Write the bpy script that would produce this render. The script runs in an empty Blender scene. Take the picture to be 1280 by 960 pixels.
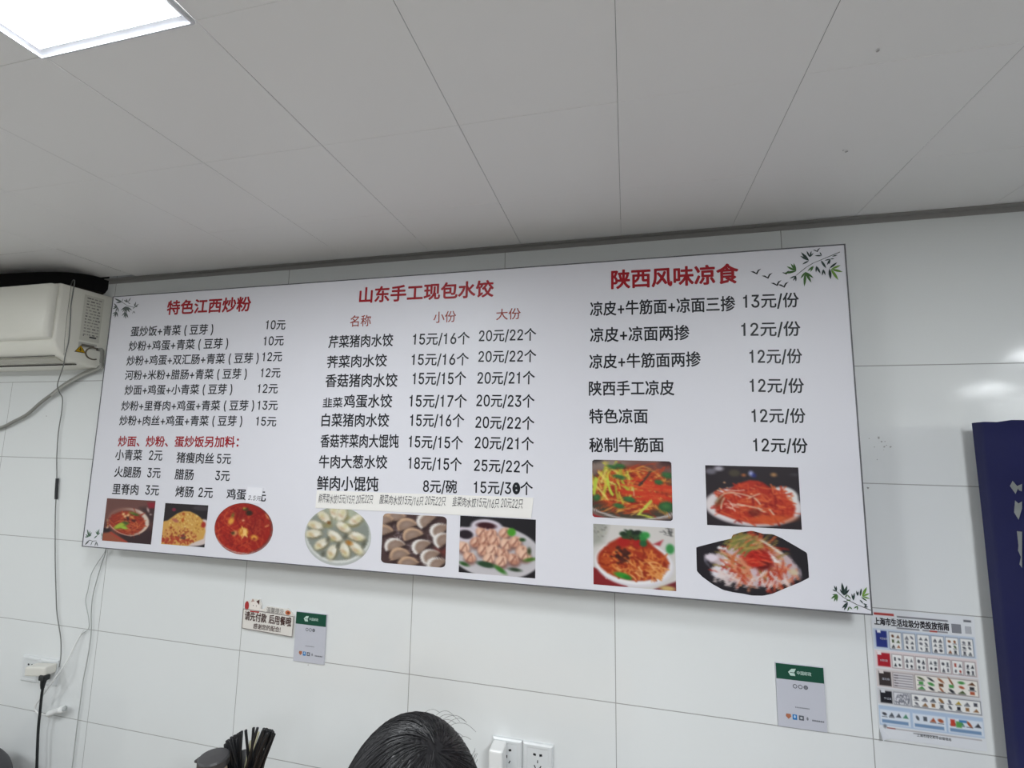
import bpy, bmesh, math, random
import numpy as np
from mathutils import Vector, Matrix

# ------------------------------------------------------------------ camera, world, exposure
CAM_POS = [1.83714, -1.39997, 1.58427]
CAM_AXES = [[0.972482, 0.232397, 0.01642], [0.013153, -0.125134, 0.992053], [-0.232605, 0.964538, 0.124748]]
CAM_F = 594.453
scene = bpy.context.scene
COL = scene.collection
cam = bpy.data.objects.new('camera', bpy.data.cameras.new('camera'))
COL.objects.link(cam)
R_, U_, F_ = [Vector(v) for v in CAM_AXES]
M_ = Matrix((R_, U_, -F_)).transposed().to_4x4(); M_.translation = Vector(CAM_POS)
cam.matrix_world = M_
cam.data.sensor_fit = 'HORIZONTAL'; cam.data.sensor_width = 36.0
cam.data.lens = CAM_F * 36.0 / 1280.0
cam.data.clip_start = .02
scene.camera = cam
world = bpy.data.worlds.new('world'); scene.world = world; world.use_nodes = True
bg = world.node_tree.nodes['Background']
bg.inputs[0].default_value = (.93, .96, 1.0, 1); bg.inputs[1].default_value = .15
vs = scene.view_settings
vs.view_transform = 'Standard'; vs.look = 'None'; vs.gamma = 1.0; vs.use_curve_mapping = False
vs.exposure = 0.0
LAMP_POWER = 47.0
# daylight from an unseen front opening, added to brighten the ceiling; the portal only guides sampling
pl = bpy.data.lights.new('added_opening_portal', 'AREA'); pl.shape = 'RECTANGLE'; pl.size = 4.0; pl.size_y = 2.1; pl.cycles.is_portal = True
po = bpy.data.objects.new('added_opening_portal', pl); COL.objects.link(po); po.location = (2.5, -5.22, 1.05); po.rotation_euler = (math.radians(90), 0, 0)

# ------------------------------------------------------------------ helpers
def lin(c):
    out = []
    for v in c[:3]:
        v = v / 255.0
        out.append(v / 12.92 if v <= .04045 else ((v + .055) / 1.055) ** 2.4)
    return tuple(out) + (1.0,)
MATS = {}
def mat(name, rgb, rough=.5, metal=0.0, spec=.5, emit=None, trans=0.0, bump=None, coat=0.0):
    if name in MATS: return MATS[name]
    m = bpy.data.materials.new(name); m.use_nodes = True; MATS[name] = m
    nt = m.node_tree; p = nt.nodes['Principled BSDF']
    p.inputs['Base Color'].default_value = lin(rgb); p.inputs['Roughness'].default_value = rough
    p.inputs['Metallic'].default_value = metal; p.inputs['Specular IOR Level'].default_value = spec
    p.inputs['Transmission Weight'].default_value = trans; p.inputs['Coat Weight'].default_value = coat
    if emit:
        p.inputs['Emission Color'].default_value = (*emit[0], 1); p.inputs['Emission Strength'].default_value = emit[1]
    if bump:
        tc = nt.nodes.new('ShaderNodeTexCoord'); n = nt.nodes.new('ShaderNodeTexNoise'); b = nt.nodes.new('ShaderNodeBump')
        n.inputs['Scale'].default_value = bump[0]; n.inputs['Detail'].default_value = 4
        b.inputs['Strength'].default_value = bump[1]; b.inputs['Distance'].default_value = bump[2] if len(bump) > 2 else .002
        nt.links.new(tc.outputs['Object'], n.inputs['Vector']); nt.links.new(n.outputs['Fac'], b.inputs['Height'])
        nt.links.new(b.outputs['Normal'], p.inputs['Normal'])
    return m
def ink_mat(name='printed_ink', rough=.42):
    m = bpy.data.materials.new(name); m.use_nodes = True
    nt = m.node_tree; p = nt.nodes['Principled BSDF']; p.inputs['Roughness'].default_value = rough; p.inputs['Specular IOR Level'].default_value = .3
    a = nt.nodes.new('ShaderNodeAttribute'); a.attribute_name = 'ink'
    nt.links.new(a.outputs['Color'], p.inputs['Base Color'])
    return m
INK = ink_mat()

def link(o, parent=None):
    COL.objects.link(o)
    if parent is not None: o.parent = parent
    return o
def tag(o, label=None, cat=None, group=None, kind=None):
    if label: o['label'] = label
    if cat: o['category'] = cat
    if group: o['group'] = group
    if kind: o['kind'] = kind
    return o
def empty(name, loc, label, cat, rz=0, group=None):
    o = bpy.data.objects.new(name, None); o.location = loc; o.rotation_euler = (0, 0, rz); o.empty_display_size = .05
    link(o); return tag(o, label, cat, group)
def from_bm(name, bm, m, parent=None, smooth=False, loc=None):
    me = bpy.data.meshes.new(name); bm.normal_update(); bm.to_mesh(me); bm.free()
    if not isinstance(m, (list, tuple)): m = [m]
    for k in m: me.materials.append(k)
    if smooth:
        me.polygons.foreach_set('use_smooth', [True] * len(me.polygons))
    o = bpy.data.objects.new(name, me)
    if loc is not None: o.location = loc
    return link(o, parent)
def box(bm, x0, x1, y0, y1, z0, z1, bev=0, seg=2, mi=0):
    r = bmesh.ops.create_cube(bm, size=1)
    vs_ = r['verts']
    for v in vs_:
        v.co = Vector(((x0 + x1) / 2 + v.co.x * (x1 - x0), (y0 + y1) / 2 + v.co.y * (y1 - y0), (z0 + z1) / 2 + v.co.z * (z1 - z0)))
    fs = set(f for v in vs_ for f in v.link_faces)
    for f in fs: f.material_index = mi
    if bev:
        es = list(set(e for v in vs_ for e in v.link_edges))
        bmesh.ops.bevel(bm, geom=es, offset=bev, segments=seg, profile=.5, affect='EDGES', clamp_overlap=True)
def boxo(name, m, parent, x0, x1, y0, y1, z0, z1, bev=0, seg=2, smooth=False):
    bm = bmesh.new(); box(bm, x0, x1, y0, y1, z0, z1, bev, seg)
    return from_bm(name, bm, m, parent, smooth)
def catmull(P, n=6):
    P = [Vector(p) for p in P]; out = []
    for i in range(len(P) - 1):
        a, b, c, d = P[max(i - 1, 0)], P[i], P[i + 1], P[min(i + 2, len(P) - 1)]
        for k in range(n):
            t = k / n
            out.append(.5 * ((2 * b) + (c - a) * t + (2 * a - 5 * b + 4 * c - d) * t * t + (3 * b - a - 3 * c + d) * t ** 3))
    out.append(P[-1]); return out
def tube(bm, pts, r, seg=8, cap=True, mi=0):
    pts = [Vector(p) for p in pts]; rings = []
    n = len(pts)
    t0 = (pts[1] - pts[0]).normalized(); ref = Vector((0, 0, 1)) if abs(t0.z) < .9 else Vector((0, 1, 0))
    u = t0.cross(ref).normalized()
    for i, p in enumerate(pts):
        t = (pts[min(i + 1, n - 1)] - pts[max(i - 1, 0)]).normalized()
        u = (u - t * u.dot(t)).normalized(); w = t.cross(u)
        rr = r(i / (n - 1)) if callable(r) else r
        rings.append([bm.verts.new(p + (u * math.cos(a) + w * math.sin(a)) * rr) for a in [2 * math.pi * k / seg for k in range(seg)]])
    for a, b in zip(rings, rings[1:]):
        for k in range(seg):
            f = bm.faces.new((a[k], a[(k + 1) % seg], b[(k + 1) % seg], b[k])); f.material_index = mi
    if cap:
        bm.faces.new(list(reversed(rings[0]))); bm.faces.new(rings[-1])
def tubeo(name, m, parent, pts, r, seg=8, sm=6):
    bm = bmesh.new(); tube(bm, catmull(pts, sm) if sm else pts, r, seg)
    return from_bm(name, bm, m, parent, True)
def lathe(bm, prof, seg=32, c=(0, 0, 0), mi=0):
    rings = []
    for r, z in prof:
        if r < 1e-6: rings.append([bm.verts.new((c[0], c[1], c[2] + z))])
        else: rings.append([bm.verts.new((c[0] + r * math.cos(2 * math.pi * k / seg), c[1] + r * math.sin(2 * math.pi * k / seg), c[2] + z)) for k in range(seg)])
    for a, b in zip(rings, rings[1:]):
        for k in range(seg):
            q = (k + 1) % seg
            if len(a) == 1 and len(b) == 1: continue
            if len(a) == 1: f = bm.faces.new((a[0], b[q], b[k]))
            elif len(b) == 1: f = bm.faces.new((a[k], a[q], b[0]))
            else: f = bm.faces.new((a[k], a[q], b[q], b[k]))
            f.material_index = mi
def set_ink(o, cols):
    me = o.data; a = me.attributes.new('ink', 'FLOAT_COLOR', 'POINT')
    a.data.foreach_set('color', np.asarray(cols, np.float32).ravel())
def sheet(name, parent, polys, y, step=2e-5):
    """flat print facing -y: list of (points in x,z metres, rgb)"""
    V, F, C = [], [], []
    for i, (pts, rgb) in enumerate(polys):
        k = len(V); V += [(p[0], y - i * step, p[1]) for p in pts]; C += [lin(rgb)] * len(pts)
        area = sum(pts[j][0] * pts[(j + 1) % len(pts)][1] - pts[(j + 1) % len(pts)][0] * pts[j][1] for j in range(len(pts)))
        idx = list(range(k, k + len(pts)))
        F.append(idx if area > 0 else idx[::-1])
    me = bpy.data.meshes.new(name); me.from_pydata(V, [], F); me.materials.append(INK); me.update()
    o = link(bpy.data.objects.new(name, me), parent); set_ink(o, C); return o
def rectp(x0, z0, x1, z1): return [(x0, z0), (x1, z0), (x1, z1), (x0, z1)]
def ellp(cx, cz, rx, rz, n=28): return [(cx + rx * math.cos(2 * math.pi * k / n), cz + rz * math.sin(2 * math.pi * k / n)) for k in range(n)]
def rrect(x0, z0, x1, z1, r, n=5):
    out = []
    for cx, cz, a0 in ((x1 - r, z0 + r, -90), (x1 - r, z1 - r, 0), (x0 + r, z1 - r, 90), (x0 + r, z0 + r, 180)):
        out += [(cx + r * math.cos(math.radians(a0 + 90 * k / n)), cz + r * math.sin(math.radians(a0 + 90 * k / n))) for k in range(n + 1)]
    return out
def inside(pts, X, Y):
    ins = np.zeros(X.shape, bool)
    for i in range(len(pts)):
        a, b = pts[i], pts[(i + 1) % len(pts)]
        if a[1] != b[1]:
            ins ^= ((a[1] > Y) != (b[1] > Y)) & (X < (b[0] - a[0]) * (Y - a[1]) / (b[1] - a[1]) + a[0])
    return ins
def picture(name, parent, canvas, x0, x1, z0, z1, y, outline=None, bend=None):
    """printed picture: a fine coloured grid; outline trims it to a printed cut-out shape (s,t in 0..1)"""
    h, w = canvas.h, canvas.w
    X = x0 + (x1 - x0) * canvas.X; Z = z1 - (z1 - z0) * canvas.Y; Yv = np.full(X.shape, y)
    if outline is not None:
        # snap the grid outside the outline onto it so the edge stays smooth
        pts = np.array(outline, float); cx, cy = pts.mean(0)
        ang = np.unwrap(np.arctan2(pts[:, 1] - cy, pts[:, 0] - cx)); rad = np.hypot(pts[:, 0] - cx, pts[:, 1] - cy)
        nr, na = 46, 132
        A = np.linspace(0, 2 * math.pi, na, endpoint=False)
        dirs = np.stack([np.cos(A), np.sin(A)], 1); R = np.zeros(na)
        for i in range(len(pts)):
            a, b = pts[i] - (cx, cy), pts[(i + 1) % len(pts)] - (cx, cy)
            for j in range(na):
                d = dirs[j]; den = d[0] * (b[1] - a[1]) - d[1] * (b[0] - a[0])
                if abs(den) < 1e-9: continue
                t = (a[0] * (b[1] - a[1]) - a[1] * (b[0] - a[0])) / den; u = (a[0] * d[1] - a[1] * d[0]) / den
                if t > 0 and -1e-6 <= u <= 1 + 1e-6: R[j] = max(R[j], t)
        V, C = [], []
        for i in range(nr + 1):
            f = i / nr
            s = np.clip(cx + dirs[:, 0] * R * f, 0, 1); t = np.clip(cy + dirs[:, 1] * R * f, 0, 1)
            ii = np.clip((s * (w - 1)).round().astype(int), 0, w - 1); jj = np.clip((t * (h - 1)).round().astype(int), 0, h - 1)
            for k in range(na):
                V.append((x0 + (x1 - x0) * s[k], y, z1 - (z1 - z0) * t[k])); C.append(canvas.a[jj[k], ii[k]])
        F = [(i * na + k, (i + 1) * na + k, (i + 1) * na + (k + 1) % na, i * na + (k + 1) % na) for i in range(nr) for k in range(na)]
    else:
        if bend is not None: Yv = Yv + bend(canvas.X, canvas.Y)
        V = np.stack([X, Yv, Z], -1).reshape(-1, 3).tolist(); C = canvas.a.reshape(-1, 3)
        F = [(j * w + i, (j + 1) * w + i, (j + 1) * w + i + 1, j * w + i + 1) for j in range(h - 1) for i in range(w - 1)]
    C = np.clip(np.array(C), 0, 1); L = np.where(C <= .04045, C / 12.92, ((C + .055) / 1.055) ** 2.4)
    me = bpy.data.meshes.new(name); me.from_pydata(V, [], F); me.materials.append(INK); me.update()
    o = link(bpy.data.objects.new(name, me), parent)
    set_ink(o, np.concatenate([L, np.ones((len(L), 1))], 1)); return o
_GL = {}
try:
    import os
    FONT = bpy.data.fonts.load(os.path.join(bpy.utils.system_resource('DATAFILES'), 'fonts', 'Inter.woff2'))   # ships with Blender
except Exception:
    FONT = None
def raw(s, font):
    cu = bpy.data.curves.new('t', 'FONT'); cu.body = s; cu.size = 1; cu.resolution_u = 3; cu.fill_mode = 'FRONT'
    if font: cu.font = font
    o = bpy.data.objects.new('t', cu); COL.objects.link(o)
    ev = o.evaluated_get(bpy.context.evaluated_depsgraph_get()); me = ev.to_mesh()
    V = np.array([v.co for v in me.vertices]).reshape(-1, 3); F = [tuple(p.vertices) for p in me.polygons]
    ev.to_mesh_clear(); bpy.data.objects.remove(o); bpy.data.curves.remove(cu)
    return V, F
def advance(s, font):
    return raw(s + '|', font)[0][:, 0].max() - raw('|', font)[0][:, 0].max()
_RUN = {}
DIGIT = float(raw('0', FONT)[0][:, 1].max())
def glyphs(s):
    """digits and signs in a plain grotesque face, characters in the CJK face"""
    if s in _GL: return _GL[s]
    runs, x, Vs, Fs, n = [], 0.0, [], [], 0
    for ch in s:
        k = ord(ch) < 128
        if ch == '1': runs.append(['1', 2]); continue
        if runs and runs[-1][1] == k: runs[-1][0] += ch
        else: runs.append([ch, k])
    for r, k in runs:
        key = (r, k)
        if k == 2:   # plain grotesque one: a stem and a short flag
            q = [(.245, 0, 0), (.335, 0, 0), (.335, .727, 0), (.275, .727, 0), (.262, .66, 0), (.215, .615, 0), (.115, .595, 0), (.115, .53, 0), (.245, .545, 0)]
            _RUN[key] = (np.array(q), [(0, 1, 2, 3, 4, 5, 6, 7, 8)], .56)
        if key not in _RUN:
            f = FONT if k else None
            _RUN[key] = (*raw(r, f), advance(r, f)) if r.strip() else (np.zeros((0, 3)), [], .3 * len(r))
        V, F, a = _RUN[key]
        sy = {0: 1.0, 1: .80 / DIGIT, 2: .80 / .727}[k]; sc = {0: 1.0, 1: .88 * sy, 2: .92 * sy}[k]
        Vs.append(V * np.array([sc, sy, 1]) + np.array([x, 0 if k == 0 else -.03, 0])); Fs += [tuple(i + n for i in f_) for f_ in F]; n += len(V); x += a * sc
    _GL[s] = (np.concatenate(Vs), Fs); return _GL[s]
def text(name, parent, s, x0, z0, x1, z1, h, rgb, y, bold=0.0, slant=0.0, embold=None, wave=0):
    """one printed line from its bottom-left (x0,z0) to bottom-right (x1,z1), h = height of a character"""
    V, F = glyphs(s)
    em = h / .90; bw = V[:, 0].max() - V[:, 0].min()
    wd = math.hypot(x1 - x0, z1 - z0); a = math.atan2(z1 - z0, x1 - x0)
    X = (V[:, 0] - V[:, 0].min()) * wd / bw; Z = (V[:, 1] + .075) * em
    F = list(F); K = np.zeros(len(X)); n0 = len(X)
    if bold:
        m = 8 if bold > .014 else 4
        X_, Z_, F_ = [X], [Z], list(F); K_ = [K]
        for q in range(m):
            a_ = 2 * math.pi * (q + .5) / m
            X_.append(X + math.cos(a_) * bold * em); Z_.append(Z + math.sin(a_) * bold * em); K_.append(K + (q + 1) * 4e-6)
            F_ += [tuple(v + n0 * (q + 1) for v in f) for f in F]
        X, Z, K, F = np.concatenate(X_), np.concatenate(Z_), np.concatenate(K_), F_
    X = X + Z * slant
    if wave: Z = Z + wave * np.sin(X * 90) + wave * .6 * np.sin(X * 37 + 1)
    px = x0 + X * math.cos(a) - Z * math.sin(a); pz = z0 + X * math.sin(a) + Z * math.cos(a)
    P = np.stack([px, y - K, pz], -1)
    me = bpy.data.meshes.new(name); me.from_pydata(P.tolist(), [], F); me.materials.append(INK); me.update()
    o = link(bpy.data.objects.new(name, me), parent); set_ink(o, [lin(rgb)] * len(P)); return o

# ---------- printed pictures: small colour grids that become printed sheets ----------
class Canvas:
    def __init__(s, w, h, col):
        s.w, s.h = w, h
        s.a = np.empty((h, w, 3)); s.a[:] = np.array(col) / 255.0
        s.Y, s.X = np.mgrid[0:h, 0:w].astype(float)
        s.X /= (w - 1); s.Y /= (h - 1)
        s.rng = random.Random(w * 7 + h)
    def blend(s, al, col, sl=None):
        c = np.array(col, float) / 255.0
        A = s.a if sl is None else s.a[sl]
        A += (c - A) * al[..., None]
    def win(s, x0, y0, x1, y1):
        i0 = max(0, int(x0 * (s.w - 1)) - 1); i1 = min(s.w, int(x1 * (s.w - 1)) + 3)
        j0 = max(0, int(y0 * (s.h - 1)) - 1); j1 = min(s.h, int(y1 * (s.h - 1)) + 3)
        if i1 <= i0 or j1 <= j0: return None
        return (slice(j0, j1), slice(i0, i1))
    def ell(s, col, cx, cy, rx, ry, ang=0, soft=.03, al=1):
        R = max(rx, ry) + soft * 2
        sl = s.win(cx - R, cy - R, cx + R, cy + R)
        if sl is None: return
        x, y = s.X[sl] - cx, s.Y[sl] - cy
        c, q = math.cos(ang), math.sin(ang)
        u, v = x * c + y * q, -x * q + y * c
        r = np.sqrt((u / rx) ** 2 + (v / ry) ** 2)
        d = (r - 1) * min(rx, ry)
        s.blend(np.clip(.5 - d / soft, 0, 1) * al, col, sl)
    def poly(s, col, pts, soft=.015, al=1):
        P = np.array(pts, float)
        sl = s.win(P[:, 0].min() - soft, P[:, 1].min() - soft, P[:, 0].max() + soft, P[:, 1].max() + soft)
        if sl is None: return
        X, Y = s.X[sl], s.Y[sl]
        d = np.full(X.shape, 9.0); ins = np.zeros(X.shape, bool)
        for i in range(len(P)):
            a, b = P[i], P[(i + 1) % len(P)]
            e = b - a; L = (e @ e) or 1e-9
            t = np.clip(((X - a[0]) * e[0] + (Y - a[1]) * e[1]) / L, 0, 1)
            d = np.minimum(d, np.hypot(X - a[0] - t * e[0], Y - a[1] - t * e[1]))
            if a[1] != b[1]:
                k = ((a[1] > Y) != (b[1] > Y)) & (X < (b[0] - a[0]) * (Y - a[1]) / (b[1] - a[1]) + a[0])
                ins ^= k
        d = np.where(ins, -d, d)
        s.blend(np.clip(.5 - d / soft, 0, 1) * al, col, sl)
    def strand(s, col, p0, pc, p1, w, soft=.012, al=1):
        ts = [i / 8 for i in range(9)]
        pts = [((1-t)**2*p0[0]+2*t*(1-t)*pc[0]+t*t*p1[0], (1-t)**2*p0[1]+2*t*(1-t)*pc[1]+t*t*p1[1]) for t in ts]
        xs = [p[0] for p in pts]; ys = [p[1] for p in pts]
        sl = s.win(min(xs)-w-soft, min(ys)-w-soft, max(xs)+w+soft, max(ys)+w+soft)
        if sl is None: return
        X, Y = s.X[sl], s.Y[sl]; d = np.full(X.shape, 9.0)
        for a, b in zip(pts, pts[1:]):
            ex, ey = b[0]-a[0], b[1]-a[1]; L = ex*ex+ey*ey+1e-9
            t = np.clip(((X-a[0])*ex+(Y-a[1])*ey)/L, 0, 1)
            d = np.minimum(d, np.hypot(X-a[0]-t*ex, Y-a[1]-t*ey))
        s.blend(np.clip(.5-(d-w)/soft, 0, 1)*al, col, sl)
    def strands(s, n, pal, cx, cy, rx, ry, L, w, ang=0, spread=3.14, curl=.5, al=.9, top=-9):
        for _ in range(n):
            r = math.sqrt(s.rng.random()); q = s.rng.random() * 6.283
            x, y = cx + rx*r*math.cos(q), cy + ry*r*math.sin(q)
            if y < top: continue
            a = ang + (s.rng.random()-.5)*spread; l = L*(.5+s.rng.random())*.5
            dx, dy = math.cos(a)*l, math.sin(a)*l
            c = (s.rng.random()-.5)*curl*2
            s.strand(s.rng.choice(pal), (x-dx, y-dy), (x-dy*c, y+dx*c), (x+dx, y+dy), w*(.6+.8*s.rng.random()), al=al)
    def blobs(s, n, pal, cx, cy, rx, ry, size, al=.9):
        for _ in range(n):
            r = math.sqrt(s.rng.random()); q = s.rng.random()*6.283
            k = size*(.5+s.rng.random())
            s.ell(s.rng.choice(pal), cx+rx*r*math.cos(q), cy+ry*r*math.sin(q), k, k*(.4+.6*s.rng.random()), s.rng.random()*3.1, size*.6, al)
    def blur(s, k=1):
        for _ in range(k):
            p = np.pad(s.a, ((1,1),(1,1),(0,0)), 'edge')
            s.a = (p[1:-1,1:-1]*2+p[:-2,1:-1]+p[2:,1:-1]+p[1:-1,:-2]+p[1:-1,2:])/6
    def rect(s, col, x0, y0, x1, y1, soft=.006, al=1):
        s.poly(col, [(x0,y0),(x1,y0),(x1,y1),(x0,y1)], soft, al)

RED = [(150,42,24),(178,66,36),(118,28,20),(196,92,48),(165,50,28)]

def pic_soup_noodles():
    c = Canvas(96, 86, (108,70,64))
    c.poly((84,50,48), [(-.1,.6),(1.1,.3),(1.1,1.1),(-.1,1.1)], .2)
    c.poly((52,32,36), [(.3,.82),(1.1,.6),(1.1,1.1),(.45,1.1)], .15)
    c.poly((62,40,42), [(.7,.18),(1.1,.1),(1.1,.55),(.93,.5)], .1)
    c.poly((140,30,46), [(.84,.05),(1,.04),(1,.17),(.88,.18)], .05)
    c.ell((190,170,165), .87,.22,.02,.05,-.4); c.ell((200,180,175), .93,.32,.02,.015)
    c.poly((152,80,56), [(0,.83),(.18,.78),(.5,.97),(.5,1.05),(0,1.05)], .05)
    c.strand((170,62,48),(.16,.8),(.3,.9),(.52,1.0),.02)
    c.ell((40,26,30), .05,.75,.1,.05); c.ell((225,200,180), .08,.68,.018,.03,.5)
    c.strand((190,150,90),(.06,.5),(.07,.58),(.09,.66),.012)
    c.ell((148,108,98), .49,.51,.42,.315,.06); c.ell((214,198,184), .53,.51,.385,.3,.06)
    c.ell((128,84,74), .42,.47,.34,.26,.06,.1); c.ell((142,46,26), .475,.545,.365,.268,.06)
    c.strands(130, RED, .475,.545,.33,.235,.22,.006,.2,2.4)
    c.strands(26, [(205,110,62),(220,140,80)], .5,.62,.28,.16,.14,.004,.2,2)
    c.blobs(10, [(72,24,24),(88,30,24)], .52,.46,.12,.08,.03)
    c.ell((104,128,34), .36,.62,.15,.06,-.5); c.ell((164,182,58), .33,.62,.12,.045,-.6); c.ell((150,190,62), .42,.66,.08,.035,.2)
    c.ell((70,84,30), .44,.55,.06,.03,.2); c.ell((66,92,34), .62,.34,.08,.03,.2)
    c.ell((112,132,52), .55,.31,.06,.02,.1)
    for x,y in ((.38,.35),(.42,.4),(.48,.37)): c.ell((226,188,136), x,y,.026,.03,.6)
    c.ell((204,150,88), .56,.41,.05,.02,.6)
    c.strand((214,170,150),(.12,.62),(.3,.83),(.58,.84),.008); c.strand((220,190,170),(.58,.84),(.85,.78),(.91,.55),.008)
    c.blur(); return c
def pic_fried_rice():
    c = Canvas(90, 88, (38,32,35))
    c.ell((62,55,60), .85,.08,.2,.06); c.ell((124,34,60), .22,.15,.045,.04)
    c.ell((214,200,200), .95,.6,.16,.26); c.ell((212,196,192), .7,.92,.4,.08,-.15)
    c.poly((206,158,82), [(-.1,.48),(.1,.42),(.2,.33),(.32,.23),(.45,.17),(.6,.17),(.72,.22),(.85,.3),(.93,.4),(.99,.62),(.96,.8),(.7,.93),(.5,1.1),(-.1,1.1)], .03)
    c.blobs(260, [(222,188,104),(206,160,66),(176,118,46),(226,200,130),(196,128,58)], .55,.5,.42,.3,.017)
    c.blobs(220, [(200,140,76),(172,84,44),(214,160,96),(150,66,36)], .4,.78,.42,.22,.019)
    c.blobs(60, [(160,52,34),(178,74,44)], .35,.9,.4,.1,.026)
    c.ell((176,84,34), .45,.24,.035,.035); c.ell((186,86,30), .45,.39,.03,.05); c.ell((176,100,82), .28,.41,.08,.04,.4)
    c.ell((166,48,36), .93,.47,.05,.07); c.blobs(10, [(130,40,44),(90,60,50)], .47,.79,.09,.05,.03)
    c.poly((34,30,34), [(.74,1.05),(1.05,.9),(1.05,1.1)], .02); c.blur(); return c
def pic_red_noodles():
    c = Canvas(92, 96, (84,44,44))
    c.ell((196,172,170), .5,.5,.5,.5); c.ell((112,52,46), .5,.49,.49,.49); c.ell((158,36,26), .485,.485,.475,.475)
    c.strands(260, [(150,28,24),(190,60,36),(122,20,22),(204,92,54),(170,40,28)], .48,.49,.43,.43,.24,.006,1.5,2.4)
    c.ell((110,20,24), .72,.4,.14,.26,0,.3,.5); c.ell((110,22,24), .42,.22,.09,.11,0,.1,.6)
    c.ell((46,34,22), .58,.19,.055,.05); c.ell((62,50,24), .51,.12,.05,.035); c.ell((190,160,70), .49,.1,.02,.02)
    c.ell((120,100,40), .3,.26,.025,.05,.2)
    for x,y,a,b in ((.28,.37,.045,.07),(.505,.565,.085,.085),(.70,.66,.06,.05)): c.ell((222,160,66), x,y,a,b,.3,.04)
    c.strands(18, [(190,110,30),(240,196,120)], .51,.57,.06,.06,.1,.008,1.4,.8)
    c.ell((130,30,24), .7,.68,.025,.02); c.ell((214,184,120), .36,.6,.04,.05,.5,.04,.7); c.ell((70,50,26), .33,.6,.03,.03)
    c.ell((232,190,140), .49,.34,.018,.018); c.strand((230,170,110),(.86,.44),(.9,.42),(.92,.4),.008); c.strand((214,150,100),(.86,.2),(.89,.25),(.91,.28),.01)
    c.strand((206,170,160),(.04,.72),(.25,1.0),(.6,.97),.007); c.blur(); return c
def dumpling(c, x, y, L, W, a, body, dark, hi):
    c.ell(dark, x+.012, y+.018, L*1.05, W*1.1, a, .05, .8); c.ell(body, x, y, L, W, a, .03)
    q = a + 1.57
    c.ell(hi, x-math.cos(q)*W*.4, y-math.sin(q)*W*.4, L*.8, W*.35, a, .04, .8)
def pic_boiled_dumplings():
    c = Canvas(100, 90, (196,200,198))
    c.ell((176,180,178), .5,.49,.5,.5); c.ell((216,218,214), .5,.47,.49,.485); c.ell((136,142,134), .5,.45,.47,.46)
    c.ell((176,182,160), .55,.12,.3,.16,0,.2)
    for x,y in ((.34,.27),(.48,.1),(.6,.12),(.72,.23)): c.ell((150,140,90), x, y+.06, .07,.04,0,.05,.8)
    cream, dk, hi = (218,212,192), (112,100,66), (236,234,224)
    for (x,y) in ((.28,.18),(.43,.08),(.55,.12),(.76,.2),(.15,.33),(.78,.48),(.13,.48),(.58,.34),(.46,.5),(.26,.65),(.43,.77),(.62,.72),(.79,.68)):
        a = math.atan2(y-.42, x-.52); c_ = dumpling(c, x, y, .12, .068, a if abs(x-.52)+abs(y-.42) > .15 else .6, cream, dk, hi)
        c.ell((196,186,120), x+.05*math.cos(a), y+.05*math.sin(a)+.02, .04,.03,a,.06,.6)
        c.ell((176,128,80), x-.02, y+.03, .035,.018,.6,.05,.55)
    c.ell((176,116,46), .68,.6,.05,.035,.5,.05); c.ell((120,80,40), .36,.28,.03,.025,.6)
    for x,y in ((.36,.58),(.52,.66),(.62,.5),(.9,.6),(.3,.82)): c.ell((78,76,62), x,y,.025,.04,.3,.05,.8)
    c.strand((230,226,200),(.47,0),(.475,.1),(.48,.22),.006); c.blur(); return c
def pic_raw_dumplings():
    c = Canvas(94, 80, (74,56,56))
    c.strands(60, [(120,104,108),(150,138,142),(60,46,48)], .45,.5,.5,.5,.1,.006,1,3, al=.6)
    c.strands(30, [(170,160,168),(200,190,196)], .3,.42,.12,.16,.06,.004,1,3, al=.7); c.strands(30, [(170,160,168),(120,108,112)], .5,.72,.08,.2,.06,.004,1,3, al=.7)
    c.ell((110,58,54), .93,.68,.1,.1,0,.1)
    def moon(x, y, L, W, a, white):
        n = 12; up = [(math.cos(t)*L, -math.sin(t)*W) for t in [i*3.1416/n for i in range(n+1)]]
        rot = lambda p: (x+p[0]*math.cos(a)-p[1]*math.sin(a), y+p[0]*math.sin(a)+p[1]*math.cos(a))
        c.poly((48,34,34), [rot((p[0]*1.06, p[1]*1.0+W*.35)) for p in up], .05, .8)
        c.poly((196,164,136) if not white else (224,220,216), [rot(p) for p in up], .03)
        c.poly((140,116,100), [rot((p[0]*.86+(L*.12 if white else 0), p[1]*.78+W*.06)) for p in up], .04)
        c.ell((160,142,134), *rot((0, -W*.3)), L*.4, W*.2, a, .08, .7)
    for x,y,w in ((.22,.12,0),(.03,.2,0),(.4,.26,0),(.03,.42,0),(.5,.45,0),(.72,.14,1),(.93,.32,1),(.22,.68,1),(.66,.66,1),(.31,.86,0),(.8,.84,1),(.99,.5,1),(.9,.99,1),(.45,1.02,0)):
        moon(x, y, .17, .2, -.5 if x < .6 else -.9, w)
    c.blur(); return c
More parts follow.
